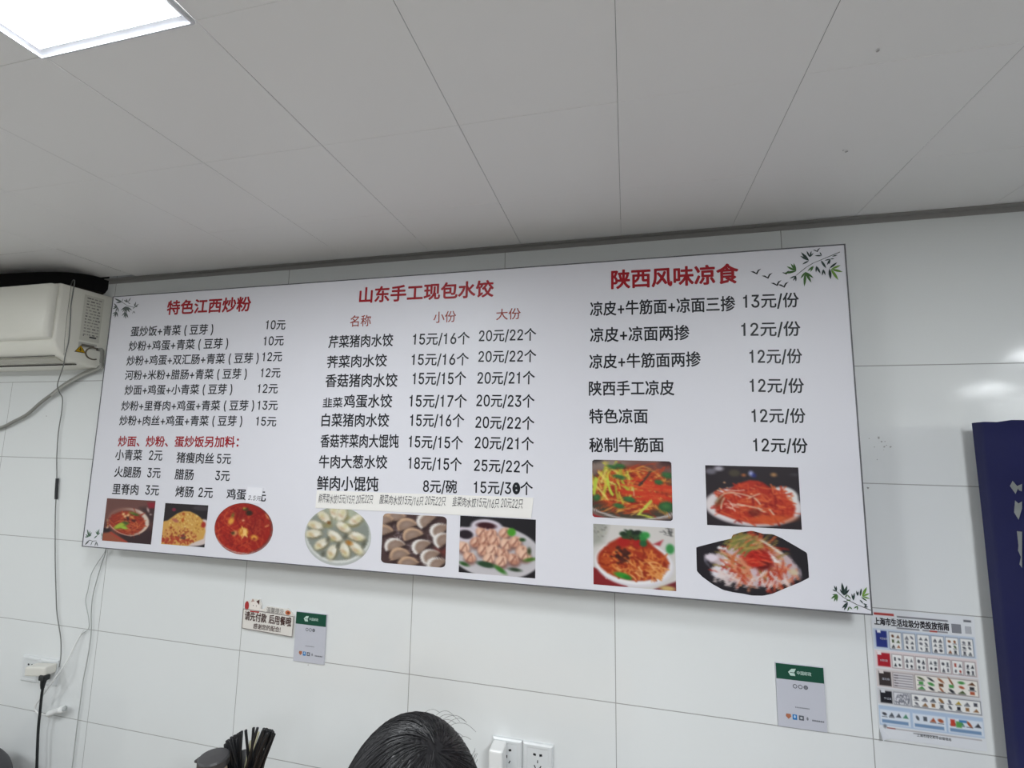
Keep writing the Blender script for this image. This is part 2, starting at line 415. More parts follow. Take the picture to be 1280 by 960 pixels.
def pic_plated_dumplings():
    c = Canvas(100, 78, (36,34,38))
    c.ell((196,192,196), .46,.6,.62,.46,.12); c.ell((176,172,176), .45,.56,.52,.36,.12,.1,.5)
    c.ell((206,198,208), .36,.17,.21,.13,.05); c.ell((58,26,32), .355,.155,.13,.06,.05); c.ell((204,196,206), .06,.33,.2,.13,.1); c.ell((40,32,40), .08,.33,.1,.08,.1)
    pal = [(206,156,132),(188,134,112),(220,180,156)]
    for x,y in ((.3,.28),(.42,.3),(.6,.26),(.22,.45),(.34,.42),(.47,.41),(.62,.45),(.74,.4),(.82,.55),(.32,.58),(.44,.57),(.58,.62),(.06,.55),(.14,.72),(.4,.72),(.56,.75),(.72,.7),(.86,.62)):
        q = c.rng.random() * 1.6 - .8
        c.ell((112,66,56), x+.01,y+.05,.08,.09,.2,.06,.8); c.ell(c.rng.choice(pal), x,y,.075,.095,q,.03)
        c.poly((232,196,172), [(x-.06,y+.04),(x-.03+.04*q,y-.10),(x+.01,y-.02),(x+.05,y-.09),(x+.06,y+.03),(x+.02,y+.01)], .03, .8)
        c.strand((140,88,74),(x-.03,y+.07),(x+.03*q,y+.01),(x+.03,y-.05),.01,al=.8); c.strand((166,112,94),(x+.04,y+.07),(x+.05,y+.02),(x+.03,y-.02),.008,al=.8)
    c.ell((74,150,44), .69,.24,.055,.07); c.ell((40,72,34), .83,.36,.04,.03); c.ell((58,66,40), .92,.55,.025,.06)
    c.ell((70,110,40), .93,.69,.08,.03,-.3); c.ell((46,84,40), .07,.85,.07,.03,.4); c.ell((40,68,44), .36,.83,.12,.05,.2); c.ell((62,116,48), .55,.9,.1,.035,.7); c.ell((44,60,40), .74,.88,.08,.03,.1)
    c.poly((34,32,36), [(.8,1.05),(1.05,.82),(1.05,1.05)], .02); c.blur(); return c
def pic_tossed_strips():
    c = Canvas(100, 82, (122,100,94))
    c.ell((50,44,46), .02,.02,.12,.05); c.ell((60,40,42), .97,.03,.12,.08); c.ell((146,132,122), .3,.08,.3,.07,-.1,.1); c.ell((112,72,66), .75,.1,.3,.08,.2,.1)
    c.ell((70,62,52), .48,.58,.62,.46); c.ell((150,62,34), .5,.5,.5,.4,0,.1)
    mix = [(190,66,36),(206,96,44),(216,150,64),(168,44,30),(226,176,92),(200,80,40),(120,36,28)]
    c.strands(210, mix, .52,.5,.5,.38,.3,.008,.4,2.6); c.strands(40, [(206,196,70),(170,178,58),(226,206,110)], .25,.4,.28,.3,.2,.009,1.4,1.4)
    c.strands(30, [(198,56,34),(210,90,50)], .75,.55,.3,.25,.36,.014,.25,.5)
    for x,y,a,b in ((.36,.1,.07,.04),(.35,.29,.08,.035),(.47,.67,.08,.045),(.34,.79,.07,.04),(.93,.77,.1,.09),(.84,.36,.05,.04),(.95,.24,.08,.05),(.06,.66,.05,.06),(.26,.12,.07,.03)):
        c.ell((44,92,52), x,y,a,b,.3,.03); c.ell((76,128,70), x-.01,y-.01,a*.5,b*.4,.2,.04,.7)
    c.strand((180,200,70),(.02,.6),(.03,.45),(.05,.33),.018); c.strand((186,204,72),(.2,.32),(.2,.45),(.26,.6),.018); c.strand((60,52,44),(.6,.42),(.68,.32),(.74,.18),.014)
    c.strand((190,206,84),(.58,.92),(.66,.8),(.74,.68),.016); c.strand((196,204,80),(.6,.92),(.7,.94),(.78,.97),.012); c.strand((214,190,150),(.53,.6),(.53,.52),(.52,.48),.006)
    c.strand((206,198,196),(0,.86),(.25,1.0),(.5,1.0),.012); c.strand((190,186,184),(.5,1.0),(.8,1.0),(1.02,.88),.012)
    c.poly((150,34,40), [(-.05,.92),(.2,1.02),(.2,1.1),(-.05,1.1)], .02); c.poly((62,56,58), [(.85,1.0),(1.05,.93),(1.05,1.1),(.8,1.1)], .02)
    c.blur(); return c
def pic_bowl_red_strips():
    c = Canvas(100, 82, (206,202,198))
    c.poly((160,160,152), [(-.05,-.05),(.2,-.05),(.12,.3),(-.05,.4)], .1); c.blobs(40, [(128,126,120),(176,172,160)], .08,.1,.1,.12,.012)
    c.poly((170,52,62), [(.74,.28),(.86,.2),(.82,.3)], .03); c.ell((60,140,76), .94,.34,.05,.08); c.strands(14, [(60,60,60)], .92,.08,.06,.06,.07,.004,1,2)
    c.poly((130,36,40), [(-.05,.7),(.15,.78),(.42,.98),(.42,1.1),(-.05,1.1)], .03); c.poly((110,36,42), [(.74,1.0),(1.05,.82),(1.05,1.1),(.7,1.1)], .03)
    c.ell((196,170,110), .9,.97,.09,.04); c.blobs(6, [(236,220,226)], .16,.86,.06,.04,.016)
    c.ell((214,210,216), .5,.62,.48,.37,.03); c.ell((232,230,232), .49,.6,.465,.35,.03); c.ell((158,56,28), .485,.58,.435,.31,.03)
    c.poly((158,50,30), [(.08,.5),(.2,.3),(.34,.2),(.5,.14),(.66,.2),(.78,.36),(.9,.55),(.6,.7),(.2,.7)], .04)
    c.strands(200, [(176,74,34),(196,98,46),(136,42,24),(214,130,66),(160,56,30)], .5,.58,.4,.27,.12,.012,.8,3, top=.2)
    c.strands(60, [(214,140,74),(228,172,110)], .6,.7,.32,.15,.09,.008,.9,2.6)
    c.blobs(26, [(60,30,26),(78,36,28)], .33,.5,.12,.14,.03); c.ell((166,34,30), .38,.28,.08,.08,0,.05); c.ell((164,32,30), .55,.27,.06,.08,0,.05)
    c.blobs(34, [(34,52,36),(52,76,44),(28,38,30)], .47,.15,.14,.07,.03); c.ell((46,128,62), .62,.18,.045,.09); c.ell((56,146,70), .66,.14,.04,.05); c.ell((36,90,52), .62,.28,.045,.05)
    c.ell((58,142,48), .36,.82,.1,.045,.3); c.ell((38,120,40), .42,.85,.05,.03,.3); c.blur(); return c
def pic_plate_red_noodles():
    c = Canvas(110, 74, (42,35,40))
    for x,y,a,b,k in ((.06,.1,.06,.05,(110,106,116)),(.15,.05,.05,.04,(170,166,176)),(.32,.12,.06,.06,(70,62,50)),(.42,.15,.02,.02,(190,110,60)),(.5,.12,.022,.035,(190,200,250)),(.53,.15,.02,.03,(40,50,130)),(.74,.13,.03,.03,(170,126,80)),(.96,.12,.04,.02,(66,60,66))):
        c.ell(k, x,y,a,b,0,.04)
    c.ell((196,186,190), .5,.66,.52,.33); c.ell((228,222,222), .5,.65,.5,.3); c.ell((210,198,198), .5,.63,.46,.26,0,.1,.7); c.ell((224,222,220), .82,.5,.16,.18,.3)
    c.poly((176,48,30), [(.1,.78),(.1,.62),(.2,.46),(.34,.3),(.48,.23),(.58,.24),(.72,.36),(.86,.48),(.95,.66),(.92,.8),(.74,.92),(.5,.95),(.28,.88)], .03)
    c.strands(230, [(176,46,30),(202,76,42),(140,30,24),(216,110,64),(190,60,36)], .52,.62,.4,.29,.18,.009,.3,2.6, top=.3)
    c.ell((206,92,44), .7,.86,.24,.07,-.15,.05,.7)
    c.strands(10, [(232,206,190)], .3,.55,.14,.2,.12,.006,.6,1.5)
    for p in (((.2,.47),(.3,.42),(.48,.5)),((.46,.53),(.52,.48),(.58,.45)),((.34,.63),(.46,.66),(.6,.7)),((.16,.72),(.16,.62),(.2,.54)),((.11,.62),(.14,.54),(.19,.48)),((.56,.68),(.58,.74),(.63,.74)),((.68,.7),(.7,.74),(.72,.78)),((.52,.52),(.56,.56),(.58,.62))): c.strand((226,204,176), *p, .008)
    c.ell((84,70,36), .14,.6,.03,.08,.3,.05,.7); c.ell((80,24,24), .52,.76,.07,.06,0,.05,.6)
    c.blobs(12, [(240,180,130)], .4,.5,.3,.3,.012); c.blur(); return c
def pic_plate_cold_skin():
    c = Canvas(116, 70, (34,30,36))
    c.strand((110,106,118),(.08,.5),(.1,.6),(.2,.72),.01); c.strand((120,112,122),(.9,.5),(.96,.6),(.92,.7),.008)
    c.poly((196,176,180), [(.09,.42),(.18,.4),(.24,.34),(.3,.28),(.4,.12),(.5,.04),(.58,.08),(.7,.24),(.84,.36),(.9,.5),(.93,.62),(.86,.74),(.7,.84),(.5,.86),(.32,.82),(.18,.72)], .03)
    c.poly((34,30,36), [(.1,.53),(.17,.55),(.16,.68),(.12,.62)], .04)
    c.ell((222,212,222), .14,.46,.06,.06); c.ell((226,214,214), .3,.55,.06,.14); c.ell((220,216,222), .21,.68,.08,.1)
    c.strands(120, [(178,60,34),(196,104,60),(150,36,26),(206,150,110),(140,120,60)], .5,.4,.26,.34,.2,.012,1.2,2.4)
    c.strands(60, [(190,70,44),(214,140,106),(168,44,30)], .55,.68,.34,.16,.2,.01,1.2,1.6)
    c.strands(26, [(224,208,204),(206,190,190)], .5,.74,.36,.1,.14,.012,1.4,1.6)
    c.ell((150,26,22), .58,.42,.13,.14,.2,.08); c.ell((100,18,20), .6,.52,.08,.08,0,.06)
    c.strands(26, [(196,44,30),(220,90,60)], .56,.42,.12,.12,.1,.008,.2,1.4); c.strands(22, [(140,140,70),(176,150,80),(110,116,60)], .42,.22,.12,.14,.18,.01,-.7,.9)
    c.poly((232,222,220), [(.66,.3),(.72,.4),(.77,.49),(.7,.47)], .02); c.ell((206,190,160), .87,.6,.035,.05)
    c.strand((222,216,196),(.6,.14),(.68,.22),(.77,.32),.012); c.ell((206,182,190), .53,.64,.03,.06)
    c.blobs(9, [(230,230,232)], .24,.3,.04,.03,.014); c.blur(); return c

def pic_sorting_guide():
    c = Canvas(150, 188, (226,229,233))
    r = c.rng
    def cell(x0,y0,x1,y1, edge=(120,130,145), fill=(240,240,238)):
        c.rect(edge, x0,y0,x1,y1, .008); c.rect(fill, x0+.006,y0+.005,x1-.006,y1-.005, .006)
    def icons(x0,y0,x1,y1,nx,ny,pal,sc=1):
        for i in range(nx):
            for j in range(ny):
                x = x0+(x1-x0)*(i+.5)/nx; y = y0+(y1-y0)*(j+.5)/ny
                a = (x1-x0)/nx*.34*sc; b = (y1-y0)/ny*.3*sc
                k = r.random()
                col = r.choice(pal)
                if k < .4: c.ell(col, x,y,a*(.6+.4*r.random()),b*(.6+.4*r.random()),r.random(),.008)
                elif k < .7: c.rect(col, x-a*.6,y-b,x+a*.6,y+b,.008)
                else: c.poly(col, [(x-a,y+b),(x+a*.2,y-b),(x+a,y+b)], .008)
                if r.random() < .5: c.rect((70,72,78), x-a,y+b*1.15,x+a,y+b*1.15+.006,.006,.7)
    c.rect((176,58,54), .03,.028,.23,.046,.006); c.rect((70,70,76), .26,.042,.75,.052,.008,.8)
    c.rect((80,80,86), .25,.132,.47,.142,.008,.8); c.rect((120,120,124), .5,.132,.74,.142,.008); c.rect((176,70,60), .57,.132,.64,.144,.006)
    c.rect((96,98,104), .9,.028,.97,.042,.008)
    grey = [(76,78,86),(44,46,54),(112,114,122),(92,96,102)]; brown = [(140,84,50),(104,66,40),(80,96,58),(54,56,60),(164,104,70)]
    c.rect((196,208,224), .01,.155,.985,.318,.01); c.rect((46,58,132), .035,.17,.145,.3,.01); c.rect((236,238,242), .05,.165,.085,.188,.006)
    w = .131
    for k in range(6):
        x = .165+k*(w+.005); cell(x,.17,x+w-.006,.31); icons(x+.012,.185,x+w-.018,.302,2,3, grey if k not in (0,4) else brown)
    c.rect((226,214,214), .01,.325,.985,.462,.01); c.rect((172,38,50), .035,.345,.16,.45,.01); c.rect((240,232,232), .035,.333,.075,.362,.006)
    w = .115
    for k in range(7):
        x = .175+k*w; cell(x,.345,x+w-.008,.456,(150,136,138)); icons(x+.012,.36,x+w-.018,.45,2,2, grey+[(172,74,60)] if k in (3,5) else grey)
    c.rect((214,206,204), .01,.47,.985,.612,.01); c.rect((62,54,54), .035,.49,.155,.6,.01); c.rect((226,218,216), .04,.478,.085,.506,.006)
    cell(.17,.488,.375,.606,(150,140,140),(224,220,222))
    for k in range(5):
        y = .505+k*.02; c.rect((120,118,124), .182,y,.362,y+.008,.008,.8); c.rect((90,80,84), .184,y,.2+.03*r.random(),y+.01,.006,.6)
    cell(.385,.485,.975,.608,(140,132,130),(240,236,228)); icons(.395,.495,.965,.6,6,3,brown+[(80,150,80),(180,90,60)],1.1)
    c.rect((206,206,208), .01,.62,.985,.742,.01); c.rect((38,38,44), .035,.64,.15,.732,.01); c.rect((220,222,226), .045,.628,.085,.655,.006)
    cell(.165,.638,.325,.736,(130,134,142),(222,222,226)); 
    for k in range(70): c.ell((116,118,128), .178+.134*r.random(), .65+.075*r.random(), .007,.005,r.random()*3,.008,.8)
    cell(.335,.635,.985,.738,(96,100,110)); icons(.345,.645,.975,.73,8,2,grey+[(150,110,70),(176,150,60)])
    c.rect((178,198,222), .01,.755,.99,.905,.01)
    for k,(x0,x1) in enumerate(((.02,.31),(.335,.645),(.665,.985))):
        c.rect((222,230,240), x0,.785,x1,.895,.012); icons(x0+.01,.795,x1-.01,.84,4,1,[(90,96,104),(80,140,110),(170,90,60),(70,72,80)],1.2); c.rect((120,150,184), x0+.015,.86,x1-.02,.885,.01)
    c.rect((196,70,54), .69,.795,.73,.845,.01); c.rect((96,160,84), .74,.805,.79,.85,.012); c.rect((70,130,180), .77,.792,.84,.81,.008)
    c.rect((150,70,60), .08,.918,.16,.926,.006); c.rect((150,140,140), .16,.92,.96,.925,.006)
    c.rect((110,112,118), .33,.934,.56,.94,.008)
    c.ell((50,50,54), .06,.912,.008,.007); return c

BOARD = (-0.0044, 1.2063, -0.085, 2.3873, 0.8947)
TEXT = [('特色江西炒粉', 257.2, 813.6, 608.7, 809.6, 49.1, 'T', 'R'), ('蛋炒饭+青菜 ( 豆芽 )', 104.1, 740.2, 464.2, 734.8, 35.3, 'N', 'K'), ('炒粉+鸡蛋+青菜 ( 豆芽 )', 103.0, 687.1, 531.5, 683.3, 34.9, 'N', 'K'), ('炒粉+鸡蛋+双汇肠+青菜 ( 豆芽 )', 101.3, 633.9, 658.7, 630.0, 34.2, 'N', 'K'), ('河粉+米粉+腊肠+青菜 ( 豆芽 )', 101.8, 581.5, 617.4, 578.0, 34.0, 'N', 'K'), ('炒面+鸡蛋+小青菜 ( 豆芽 )', 108.3, 528.4, 565.4, 526.9, 33.8, 'N', 'K'), ('炒粉+里脊肉+鸡蛋+青菜 ( 豆芽 )', 102.0, 472.3, 656.5, 472.7, 33.3, 'N', 'K'), ('炒粉+肉丝+鸡蛋+青菜 ( 豆芽 )', 101.1, 420.6, 615.7, 421.5, 33.1, 'N', 'K'), ('10元', 676.4, 742.1, 752.1, 739.1, 33.3, 'P', 'K'), ('10元', 673.4, 687.1, 750.6, 686.2, 33.0, 'P', 'K'), ('12元', 673.5, 634.0, 749.1, 633.3, 32.7, 'P', 'K'), ('12元', 672.3, 580.9, 747.8, 579.7, 32.4, 'P', 'K'), ('12元', 665.4, 528.8, 742.0, 527.6, 32.1, 'P', 'K'), ('13元', 670.8, 473.8, 746.9, 473.8, 31.8, 'P', 'K'), ('15元', 669.6, 422.5, 746.2, 420.9, 31.5, 'P', 'K'), ('炒面、炒粉、蛋炒饭另加料：', 106.4, 346.7, 609.1, 352.0, 35.1, 'S', 'R'), ('小青菜', 100.8, 299.2, 217.8, 300.2, 35.9, 'N', 'K'), ('2元', 249.0, 301.5, 305.3, 301.7, 35.3, 'P', 'K'), ('猪瘦肉丝', 366.2, 297.0, 517.5, 296.4, 34.4, 'N', 'K'), ('5元', 530.9, 297.3, 585.3, 297.6, 33.8, 'P', 'K'), ('火腿肠', 106.0, 241.2, 221.0, 242.1, 35.5, 'N', 'K'), ('3元', 250.0, 243.0, 305.3, 243.6, 34.9, 'P', 'K'), ('腊肠', 366.4, 241.2, 442.6, 241.5, 34.3, 'N', 'K'), ('3元', 530.4, 242.8, 586.0, 243.0, 33.5, 'P', 'K'), ('里脊肉', 106.1, 182.6, 218.5, 184.2, 35.1, 'N', 'K'), ('3元', 249.5, 185.5, 306.8, 185.6, 34.6, 'P', 'K'), ('烤肠', 376.5, 185.1, 449.4, 185.9, 33.9, 'N', 'K'), ('2元', 469.7, 186.7, 526.1, 186.9, 33.5, 'P', 'K'), ('鸡蛋', 581.1, 185.5, 654.3, 185.9, 32.9, 'N', 'K'), ('元', 690.8, 183.8, 729.8, 184.4, 32.4, 'P', 'K'), ('山东手工现包水饺', 1020.1, 814.9, 1462.0, 810.9, 49.0, 'T', 'R'), ('名称', 991.7, 738.5, 1064.3, 737.8, 35.4, 'H', 'B'), ('小份', 1275.6, 738.2, 1347.9, 739.0, 33.8, 'H', 'B'), ('大份', 1473.4, 737.9, 1546.8, 738.5, 32.7, 'H', 'B'), ('芹菜猪肉水饺', 919.0, 672.2, 1143.8, 671.1, 38.6, 'N', 'K'), ('15元/16个', 1210.8, 671.8, 1392.5, 668.7, 36.9, 'P', 'K'), ('20元/22个', 1422.0, 675.0, 1592.9, 673.0, 35.7, 'P', 'K'), ('荠菜肉水饺', 918.3, 607.3, 1126.3, 608.2, 38.2, 'N', 'K'), ('15元/16个', 1209.3, 609.2, 1391.4, 605.7, 36.5, 'P', 'K'), ('20元/22个', 1421.9, 613.4, 1593.5, 610.3, 35.3, 'P', 'K'), ('香菇猪肉水饺', 917.2, 546.4, 1164.8, 544.7, 40.1, 'N', 'K'), ('15元/15个', 1215.6, 549.9, 1384.9, 547.8, 38.5, 'P', 'K'), ('20元/21个', 1420.6, 549.0, 1590.2, 546.8, 37.2, 'P', 'K'), ('韭菜', 913.0, 481.3, 981.6, 481.8, 30.5, 'N', 'K'), ('鸡蛋水饺', 987.0, 481.2, 1150.7, 481.5, 39.5, 'N', 'K'), ('15元/17个', 1208.0, 482.6, 1388.8, 480.5, 38.1, 'P', 'K'), ('20元/23个', 1419.4, 483.3, 1589.8, 480.2, 36.8, 'P', 'K'), ('白菜猪肉水饺', 912.6, 422.3, 1143.5, 422.9, 39.3, 'N', 'K'), ('15元/16个', 1213.2, 424.6, 1382.7, 424.2, 37.7, 'P', 'K'), ('20元/22个', 1418.2, 420.6, 1589.9, 418.2, 36.3, 'P', 'K'), ('香菇荠菜肉大馄饨', 914.1, 357.4, 1178.6, 360.9, 38.8, 'N', 'K'), ('15元/15个', 1211.8, 361.5, 1380.6, 360.0, 37.2, 'P', 'K'), ('20元/21个', 1418.0, 362.4, 1589.4, 361.3, 35.9, 'P', 'K'), ('牛肉大葱水饺', 913.5, 293.7, 1144.5, 298.3, 38.4, 'N', 'K'), ('18元/15个', 1213.5, 299.1, 1379.0, 298.3, 36.8, 'P', 'K'), ('25元/22个', 1417.5, 298.3, 1589.1, 297.5, 35.5, 'P', 'K'), ('鲜肉小馄饨', 911.7, 227.1, 1118.9, 231.0, 41.5, 'N', 'K'), ('8元/碗', 1263.7, 233.8, 1366.9, 235.1, 36.2, 'P', 'K'), ('15元/36个', 1418.6, 237.1, 1588.1, 238.6, 35.1, 'P', 'K'), ('陕西风味凉食', 1806.6, 813.1, 2133.5, 809.1, 51.6, 'T', 'R'), ('凉皮+牛筋面+凉面三掺', 1747.1, 737.5, 2123.0, 733.7, 39.8, 'N', 'K'), ('13元/份', 2143.3, 739.0, 2273.2, 736.1, 37.9, 'P', 'K'), ('凉皮+凉面两掺', 1746.8, 662.8, 2007.4, 660.3, 39.7, 'N', 'K'), ('12元/份', 2135.7, 664.5, 2273.0, 661.3, 37.4, 'P', 'K'), ('凉皮+牛筋面两掺', 1744.6, 588.0, 2033.7, 588.3, 39.0, 'N', 'K'), ('12元/份', 2152.6, 593.1, 2273.0, 590.9, 36.8, 'P', 'K'), ('陕西手工凉皮', 1743.0, 513.4, 1965.4, 512.9, 38.7, 'N', 'K'), ('12元/份', 2150.0, 518.2, 2273.2, 515.9, 36.3, 'P', 'K'), ('特色凉面', 1744.0, 437.1, 1896.9, 438.0, 38.4, 'N', 'K'), ('12元/份', 2151.7, 441.4, 2272.9, 441.5, 35.7, 'P', 'K'), ('秘制牛筋面', 1743.7, 359.4, 1936.2, 363.2, 37.7, 'N', 'K'), ('12元/份', 2151.8, 368.1, 2273.6, 367.6, 35.2, 'P', 'K')]
PHOTOS = {'soup_noodles': (86.1, 297.0, 25.6, 167.6), 'fried_rice': (338.7, 513.3, 30.0, 162.5), 'raw_dumplings': (1139.5, 1339.8, 27.5, 168.5), 'plated_dumplings': (1379.9, 1597.8, 19.4, 173.4), 'tossed_strips': (1750.7, 1954.2, 188.2, 339.3), 'bowl_red_strips': (1752.6, 1958.2, 17.0, 170.9), 'plate_red_noodles': (2036.4, 2250.6, 183.3, 331.8), 'red_noodles': (544.9, 765.4, 17.4, 176.4), 'boiled_dumplings': (879.5, 1104.6, 8.3, 179.5), 'plate_cold_skin': (2008.6, 2260.0, 21.7, 175.1)}
DISH = [(0.001, 0.313), (0.094, 0.263), (0.226, 0.193), (0.331, 0.142), (0.341, 0.086), (0.419, 0.035), (0.522, 0.0), (0.588, 0.026), (0.621, 0.04), (0.705, 0.037), (0.786, 0.094), (0.897, 0.197), (0.996, 0.293), (1.0, 0.483), (1.0, 0.665), (0.919, 0.745), (0.795, 0.846), (0.679, 0.946), (0.595, 0.989), (0.496, 1.0), (0.413, 0.983), (0.329, 0.974), (0.236, 0.95), (0.143, 0.876), (0.049, 0.772), (0.0, 0.69), (0.0, 0.498)]
LEAVES = {'top_right': ([(2303.1, 856.7, 2285.7, 881.0, 0), (2303.1, 856.7, 2283.3, 871.3, 0), (2303.1, 856.7, 2286.8, 848.1, 0), (2305.1, 865.9, 2299.0, 883.2, 0), (2305.1, 865.9, 2310.1, 882.3, 0), (2305.1, 865.9, 2314.5, 876.5, 0), (2271.8, 830.7, 2267.2, 852.9, 1), (2271.8, 830.7, 2260.6, 852.3, 1), (2271.8, 830.7, 2250.7, 845.4, 1), (2271.8, 830.7, 2243.2, 827.3, 1), (2270.6, 818.9, 2255.7, 812.3, 0), (2270.6, 818.9, 2263.8, 805.3, 0), (2270.6, 818.9, 2269.9, 803.3, 0), (2293.1, 827.1, 2281.0, 810.6, 1), (2293.1, 827.1, 2288.6, 788.6, 1), (2293.1, 827.1, 2305.1, 798.2, 1), (2293.1, 827.1, 2310.7, 809.7, 1), (2312.5, 841.9, 2304.3, 826.3, 1), (2312.5, 841.9, 2297.9, 828.9, 1), (2319.0, 841.4, 2327.0, 820.4, 0), (2319.0, 841.4, 2317.1, 824.3, 0), (2330.0, 855.7, 2340.7, 833.4, 0), (2334.1, 831.7, 2337.8, 815.3, 0), (2334.1, 831.7, 2330.4, 814.8, 0), (2348.0, 832.8, 2366.2, 847.6, 0), (2348.0, 832.8, 2349.0, 803.9, 0), (2351.5, 830.4, 2373.8, 839.5, 2), (2351.5, 830.4, 2377.2, 821.1, 2), (2351.5, 830.4, 2366.0, 800.6, 2), (2351.5, 830.4, 2359.4, 810.7, 2), (2351.2, 857.3, 2338.2, 854.0, 0), (2351.2, 857.3, 2343.0, 841.8, 0), (2351.2, 857.3, 2347.7, 843.6, 0), (2351.2, 857.3, 2360.4, 857.7, 0), (2355.3, 863.5, 2368.2, 866.7, 0), (2332.5, 867.4, 2316.8, 868.7, 0), (2332.5, 867.4, 2328.5, 877.5, 0)], [(2374.2, 874.2), (2312.0, 849.5), (2294.7, 838.9), (2271.2, 819.5)], 1), 'bottom_right': ([(2316.1, 46.3, 2316.5, 59.5, 0), (2316.1, 46.3, 2311.9, 60.1, 0), (2316.1, 46.3, 2307.5, 50.6, 0), (2317.0, 40.4, 2303.6, 28.8, 1), (2317.0, 40.4, 2306.7, 38.2, 1), (2317.0, 40.4, 2309.6, 23.4, 1), (2317.0, 40.4, 2315.1, 23.4, 1), (2317.0, 40.4, 2317.7, 31.4, 1), (2331.2, 38.9, 2323.2, 52.8, 0), (2331.2, 38.9, 2328.4, 67.8, 0), (2331.2, 38.9, 2339.3, 62.3, 0), (2331.2, 38.9, 2343.4, 54.0, 0), (2337.2, 42.2, 2345.4, 32.0, 1), (2337.2, 42.2, 2333.4, 33.7, 1), (2334.7, 28.4, 2344.8, 30.1, 1), (2338.2, 24.6, 2327.9, 26.4, 0), (2338.2, 24.6, 2325.2, 9.9, 0), (2338.2, 24.6, 2329.1, 5.7, 0), (2340.6, 15.3, 2336.2, 5.0, 1), (2340.6, 15.3, 2346.0, 9.5, 1), (2357.7, 18.3, 2349.4, 11.7, 1), (2357.7, 18.3, 2356.2, 8.3, 1), (2349.8, 29.7, 2347.0, 44.8, 0), (2349.8, 29.7, 2353.0, 47.1, 0), (2359.2, 40.4, 2357.0, 52.0, 0), (2359.2, 40.4, 2361.1, 51.4, 0), (2364.1, 39.9, 2367.8, 58.3, 0), (2368.2, 40.3, 2379.2, 62.0, 2), (2368.2, 40.3, 2384.0, 48.4, 2), (2368.2, 40.3, 2384.0, 36.3, 2), (2368.2, 40.3, 2374.5, 53.4, 2), (2366.1, 38.8, 2377.9, 30.4, 1), (2369.2, 24.2, 2363.2, 32.7, 0), (2369.2, 24.2, 2375.7, 23.0, 0), (2371.2, 17.2, 2378.7, 17.9, 0), (2371.2, 17.2, 2376.6, 24.0, 0)], [(2384.3, 10.9), (2355.9, 21.2), (2343.0, 27.3), (2330.1, 34.3), (2316.5, 46.8)], 1), 'top_left': ([(45.1, 871.4, 7.3, 886.8, 3), (45.1, 871.4, 47.8, 884.5, 3), (45.1, 871.4, 17.0, 870.1, 3), (45.1, 871.4, 27.3, 880.0, 3), (73.7, 868.0, 62.0, 883.7, 3), (73.7, 868.0, 85.0, 886.2, 3), (73.7, 868.0, 86.3, 861.6, 3), (73.7, 868.0, 53.4, 878.5, 3), (66.6, 853.3, 53.5, 831.4, 3), (66.6, 853.3, 45.3, 839.3, 3), (66.6, 853.3, 75.3, 826.5, 3), (66.6, 853.3, 88.7, 829.6, 3), (66.6, 853.3, 98.1, 836.6, 3), (66.6, 853.3, 64.1, 823.3, 3), (26.7, 853.5, 7.9, 867.8, 3), (26.7, 853.5, 5.2, 847.0, 3), (26.7, 853.5, 20.5, 832.1, 3), (26.7, 853.5, 36.7, 834.1, 3), (26.7, 853.5, 7.3, 856.4, 3), (109.0, 849.2, 104.7, 862.5, 3), (109.0, 849.2, 125.9, 859.5, 3), (109.0, 849.2, 122.6, 850.3, 3), (109.0, 849.2, 100.8, 842.1, 3), (109.0, 849.2, 110.6, 869.7, 3), (67.4, 832.6, 63.7, 810.2, 3), (67.4, 832.6, 73.7, 806.0, 3), (67.4, 832.6, 84.8, 809.3, 3), (67.4, 832.6, 53.2, 818.2, 3), (27.2, 834.6, 13.2, 818.2, 3), (27.2, 834.6, 21.2, 812.2, 3), (27.2, 834.6, 7.0, 828.0, 3), (27.2, 834.6, 34.9, 815.3, 3), (106.5, 834.3, 101.2, 823.4, 3), (106.5, 834.3, 114.9, 824.6, 3)], [(12.4, 884.6), (45.1, 871.4), (75.7, 854.7), (109.3, 847.3)], 1), 'bottom_left': ([(25.9, 34.8, 14.1, 59.4, 4), (25.9, 34.8, 27.6, 55.1, 4), (25.9, 34.8, 36.9, 50.6, 4), (25.9, 34.8, 7.6, 32.5, 4), (25.9, 34.8, 9.5, 41.4, 4), (25.9, 34.8, 36.6, 41.7, 4), (64.4, 42.1, 53.2, 54.0, 4), (64.4, 42.1, 58.2, 59.3, 4), (64.4, 42.1, 68.4, 63.7, 4), (64.4, 42.1, 73.8, 51.4, 4), (64.4, 42.1, 48.7, 29.9, 4), (31.1, 23.8, 12.1, 5.7, 3), (31.1, 23.8, 20.6, 15.6, 3), (43.7, 19.6, 39.1, 6.1, 3), (43.7, 19.6, 47.2, 18.5, 3), (62.0, 20.7, 57.0, 4.8, 3), (62.0, 20.7, 71.1, 5.7, 3), (84.7, 35.8, 81.9, 53.2, 4), (84.7, 35.8, 81.9, 31.9, 4)], [(29.4, 23.7), (45.1, 20.9), (61.6, 23.2)], 1)}
BIRDS = [(2178.0, 834.5), (2204.2, 821.2), (2224.7, 800.2), (2241.0, 794.8), (2247.9, 827.4), (2322.6, 882.3)]
PAPER = [(912.5, 225.9), (1590.9, 231.9), (1584.5, 176.0), (911.1, 173.4)]
PAPER_TEXT = [('鲜荠菜水饺15元/15只 20元22只', 920.2, 188.3, 1103.9, 193.6), ('酸菜肉水饺15元/16只 20元22只', 1126.1, 193.5, 1334.0, 198.4), ('韭菜肉水饺15元/16只 20元22只', 1354.7, 197.2, 1560.2, 201.3)]
STICKER = [(659.6, 227.4), (718.3, 225.9), (712.3, 176.9), (656.3, 178.6)]
STICKER_TEXT = (665.2, 185.3, 707.7, 185.1, 12)
